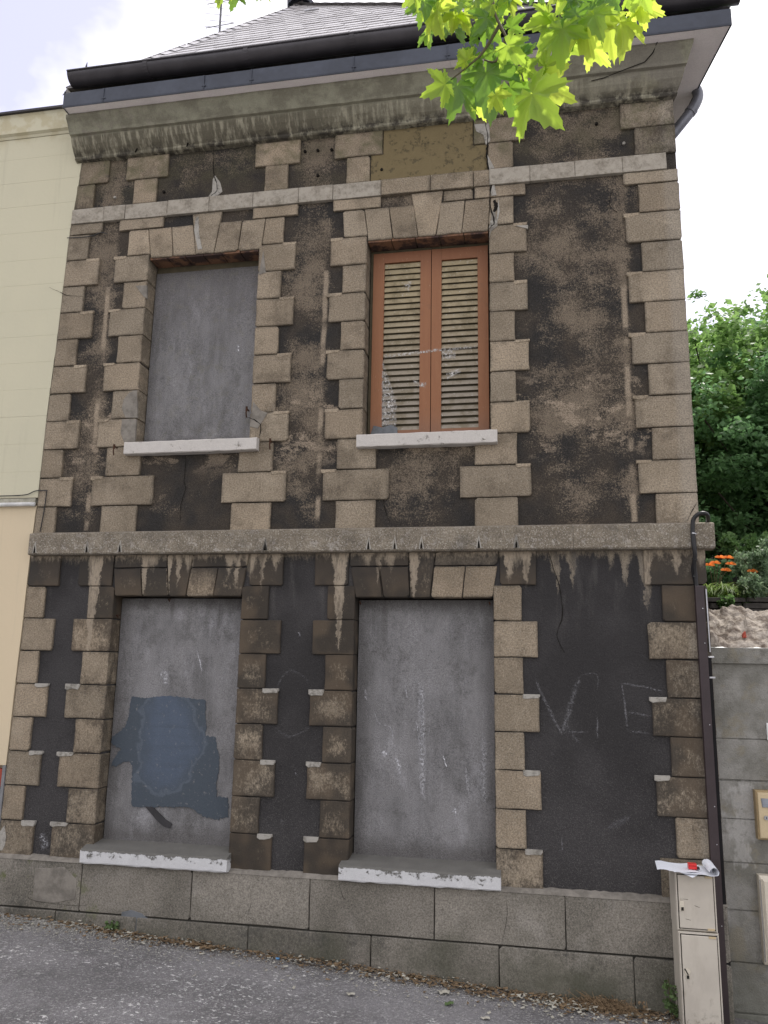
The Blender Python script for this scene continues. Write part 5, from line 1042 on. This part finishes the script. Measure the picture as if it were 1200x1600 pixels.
for i, (bx_, by_, bz_, tx_, tz_, kd) in enumerate(LEAVES):
    V, F, T = LS_[i % 6]; key = (i % 6, kd)
    if key not in lme:
        me = bpy.data.meshes.new('leaf'); me.from_pydata(V.tolist(), [], F.tolist()); a = me.attributes.new('tone', 'FLOAT', 'POINT'); a.data.foreach_set('value', T.astype(np.float32)); me.materials.append(LEAFM[kd]); me.polygons.foreach_set('use_smooth', [True]*len(F)); lme[key] = me
    b = Vector((bx_, by_, bz_)); t = Vector((tx_, by_+random.uniform(-.05, .03), tz_)); d = t-b; ln = d.length*random.uniform(.9, 1.05); d.normalize()
    view = (camp-b).normalized(); nr = (view+Vector((random.uniform(-.55, .55), random.uniform(-.2, .2), random.uniform(-.35, .5)))).normalized(); nr = (nr-d*nr.dot(d)).normalized(); sx_ = d.cross(nr).normalized()
    o = bpy.data.objects.new('leaf', lme[key]); COL.objects.link(o); o.parent = B; lo = b-ORG[B]; s = max(ln, .095)
    M = Matrix(((sx_.x*s, d.x*s, nr.x*s, lo.x), (sx_.y*s, d.y*s, nr.y*s, lo.y), (sx_.z*s, d.z*s, nr.z*s, lo.z), (0, 0, 0, 1))); o.matrix_local = M

# ================================================================ small things on the street
def leafpiece(x, y, s, mat, name, label, cat='leaf', group=None, curl=.3):
    z = street_z(x, y)+.004; V = [(x, y, z+.008)]; n = 9; F = []
    for k in range(n):
        a = k*2*math.pi/n+random.uniform(-.15, .15); r = s*random.uniform(.55, 1.1); V.append((x+math.cos(a)*r, y+math.sin(a)*r*.8, z+.003+abs(math.sin(a*1.5))*s*curl))
    for k in range(n): F.append((0, 1+k, 1+(k+1) % n))
    return meta(obj(name, (V, F), mat, org=(x, y, z)), label, cat, group)
leafpiece(-1.19, -.60, .035, PALELEAF, 'fallen_leaf', 'pale dead leaf alone on the asphalt below the right window', group='fallen leaves')
leafpiece(-.64, -.30, .05, PALELEAF, 'fallen_leaf', 'faded grey-green leaf close to the wall', group='fallen leaves')
leafpiece(-.585, -.47, .045, GREENLEAF, 'fallen_leaf', 'small green leaf at the bottom edge of the photo', group='fallen leaves')
leafpiece(-2.73, -.20, .018, DRYLEAF, 'fallen_leaf', 'brown curled leaf on the asphalt under the left sill', group='fallen leaves')
leafpiece(-1.60, -.13, .022, PALELEAF, 'fallen_leaf', 'pale curled leaf at the end of the dry twig', group='fallen leaves')
leafpiece(-.35, -.62, .03, PALELEAF, 'fallen_leaf', 'white papery leaf scrap on the open asphalt', group='fallen leaves')
leafpiece(-.95, -.08, .028, PALELEAF, 'fallen_leaf', 'pale leaf tucked against the plinth under the right sill', group='fallen leaves')
def onst(x, y, h=.006): return (x, y, street_z(x, y)+h)
meta(obj('dry_twig', tube([onst(-1.82, -.11), onst(-1.72, -.14), onst(-1.60, -.16), onst(-1.48, -.16)], .004, 5), BARK, org=onst(-1.65, -.14)), 'thin dry twig lying along the foot of the wall', 'twig')
meta(obj('bottle_cap', tube([onst(-1.83, -.12, .002), onst(-1.83, -.118, .012)], .014, 12), BLUEPL, org=onst(-1.83, -.12, 0)), 'small blue plastic cap beside the dry twig', 'cap')
W_ = thing('weed', onst(-3.12, -.06, 0), 'small green weed at the foot of the wall by the grey cement patch', 'weed'); c = np.array([(-3.12+random.uniform(-.05, .05), -.06, street_z(-3.12, -.06)+random.uniform(.01, .05), .03) for _ in range(8)])
V, F = leafcloud(c, 14, .03, .7, 41); big('foliage', V, F, GREENLEAF, W_); obj('stem', tube([onst(-3.12, -.06, 0), onst(-3.12, -.06, .05)], .003, 4), TWIG, W_)
W2 = thing('weed', onst(.80, -.20, 0), 'thin green weed against the left side of the meter cabinets', 'weed'); c = np.array([(.80+random.uniform(-.03, .03), -.14, street_z(.8, -.1)+random.uniform(.02, .22), .03) for _ in range(9)])
V, F = leafcloud(c, 12, .03, .5, 42); big('foliage', V, F, GREENLEAF, W2); obj('stem', tube([onst(.80, -.14, 0), onst(.79, -.13, .24)], .003, 4), TWIG, W2)
def litter(n, xr, yr, size, seed, clusters, ysc=1):
    g = np.random.default_rng(seed); V, F = [], []
    for _ in range(n):
        if g.random() < .7: cx, cy, sx_, sy_ = clusters[g.integers(len(clusters))]; x, y = g.normal(cx, sx_), -abs(g.normal(-cy, sy_))
        else: x, y = g.uniform(*xr), -abs(g.normal(0, yr))
        if y > -.036: y = -.038-g.random()*.05
        z = street_z(x, y)+g.random()*.010*(3 if g.random() < .25 else 1); s = size*g.uniform(.4, 1.5); a = g.uniform(0, 6.28); q = len(V); tl = g.normal(size=4)*s*.35
        for k, (u_, v_) in enumerate(((-1, -.4), (.9, -.5), (1, .45), (-.8, .5))): V.append((x+(u_*math.cos(a)-v_*math.sin(a))*s, y+(u_*math.sin(a)+v_*math.cos(a))*s, z+.003+abs(tl[k])))
        F.append((q, q+1, q+2, q+3))
    return V, F
meta(obj('dry_leaves', litter(2600, (-4.2, 1.0), .15, .0125, 51, [(-3.0, -.09, .25, .05), (-2.45, -.09, .12, .03), (-1.4, -.08, .4, .04), (-.7, -.1, .25, .06), (.35, -.16, .28, .10), (.45, -.12, .16, .06), (-.1, -.12, .3, .07)]), DRYLEAF), 'brown leaf litter swept against the foot of the wall', kind='stuff')
meta(obj('pale_leaf_scraps', litter(900, (-4.2, 1.0), .30, .0115, 52, [(-3.0, -.1, .3, .06), (-1.2, -.1, .4, .07), (.2, -.2, .4, .1), (.1, -.18, .2, .08)]), PALELEAF), 'faded leaf scraps mixed into the litter', kind='stuff')
def grit(n, seed):
    g = np.random.default_rng(seed); V, F = [], []
    for _ in range(n):
        x = g.uniform(-4.3, 1.1); x = x if g.random() < .5 else g.normal(-3.7, .5); y = -abs(g.normal(0, .22 if x > -3 else .16))-.035
        s = g.uniform(.002, .0075); z = street_z(x, y)+s*.4; q = len(V)
        V += [(x-s, y, z), (x, y-s*g.uniform(.6, 1.1), z), (x+s*g.uniform(.6, 1.2), y, z), (x, y+s, z), (x, y, z+s*.8), (x, y, z-s)]; F += [(q, q+1, q+4), (q+1, q+2, q+4), (q+2, q+3, q+4), (q+3, q, q+4)]
    return V, F
meta(obj('gravel', grit(9000, 61), GRIT), 'fine pale grit scattered along the wall foot', kind='stuff')
DG = thing('dried_weeds', onst(.42, -.12, 0), 'heap of dried brown weeds at the wall foot left of the meter cabinets', 'weeds'); V, F = [], []
g = np.random.default_rng(71)
for _ in range(420):
    x, y = g.normal(.42, .10), -abs(g.normal(.10, .05))-.03; z = street_z(x, y); a = g.uniform(0, 6.28); ln = g.uniform(.03, .09); q = len(V); d = (math.cos(a)*ln, math.sin(a)*ln*.6, g.uniform(0, .8)*ln); zz = z+abs(g.normal(0, .02)); w = .0022
    V += [(x, y, zz), (x+w, y+w, zz+w), (x+d[0]+w, y+d[1], zz+d[2]), (x+d[0], y+d[1], zz+d[2]-w)]; F.append((q, q+1, q+2, q+3))
obj('stalks', (V, F), DRYLEAF, DG); c = np.array([(.42+g.normal()*.08, -.11, street_z(.42, -.1)+g.uniform(.0, .05), .03) for _ in range(22)]); V, F = leafcloud(c, 10, .022, .5, 72); big('leaf_scraps', V, F, DRYLEAF, DG)
# a few more leaves high in the same clusters
_g = random.Random(5)
for (cx, cz, n) in ((-.33, 2.72, 6), (-.20, 2.70, 4), (.18, 2.60, 5), (.32, 2.60, 5), (-.13, 2.42, 2)):
    for k in range(n):
        b = Vector((cx+_g.gauss(0, .06), -3.16+_g.uniform(-.05, .08), cz+_g.gauss(0, .06))); kd = _g.choice((0, 1, 1, 2)); key = (_g.randrange(6), kd)
        if key not in lme: key = (0, kd) if (0, kd) in lme else next(iter(lme))
        d = Vector((_g.gauss(0, .6), _g.uniform(-.2, .2), -1+_g.uniform(0, .9))).normalized(); view = (camp-b).normalized()
        nr = (view+Vector((_g.uniform(-.7, .7), _g.uniform(-.2, .2), _g.uniform(-.4, .7)))).normalized(); nr = (nr-d*nr.dot(d)).normalized(); sx_ = d.cross(nr).normalized()
        o = bpy.data.objects.new('leaf', lme[key]); COL.objects.link(o); o.parent = B; lo = b-ORG[B]; s = _g.uniform(.10, .15)
        o.matrix_local = Matrix(((sx_.x*s, d.x*s, nr.x*s, lo.x), (sx_.y*s, d.y*s, nr.y*s, lo.y), (sx_.z*s, d.z*s, nr.z*s, lo.z), (0, 0, 0, 1)))
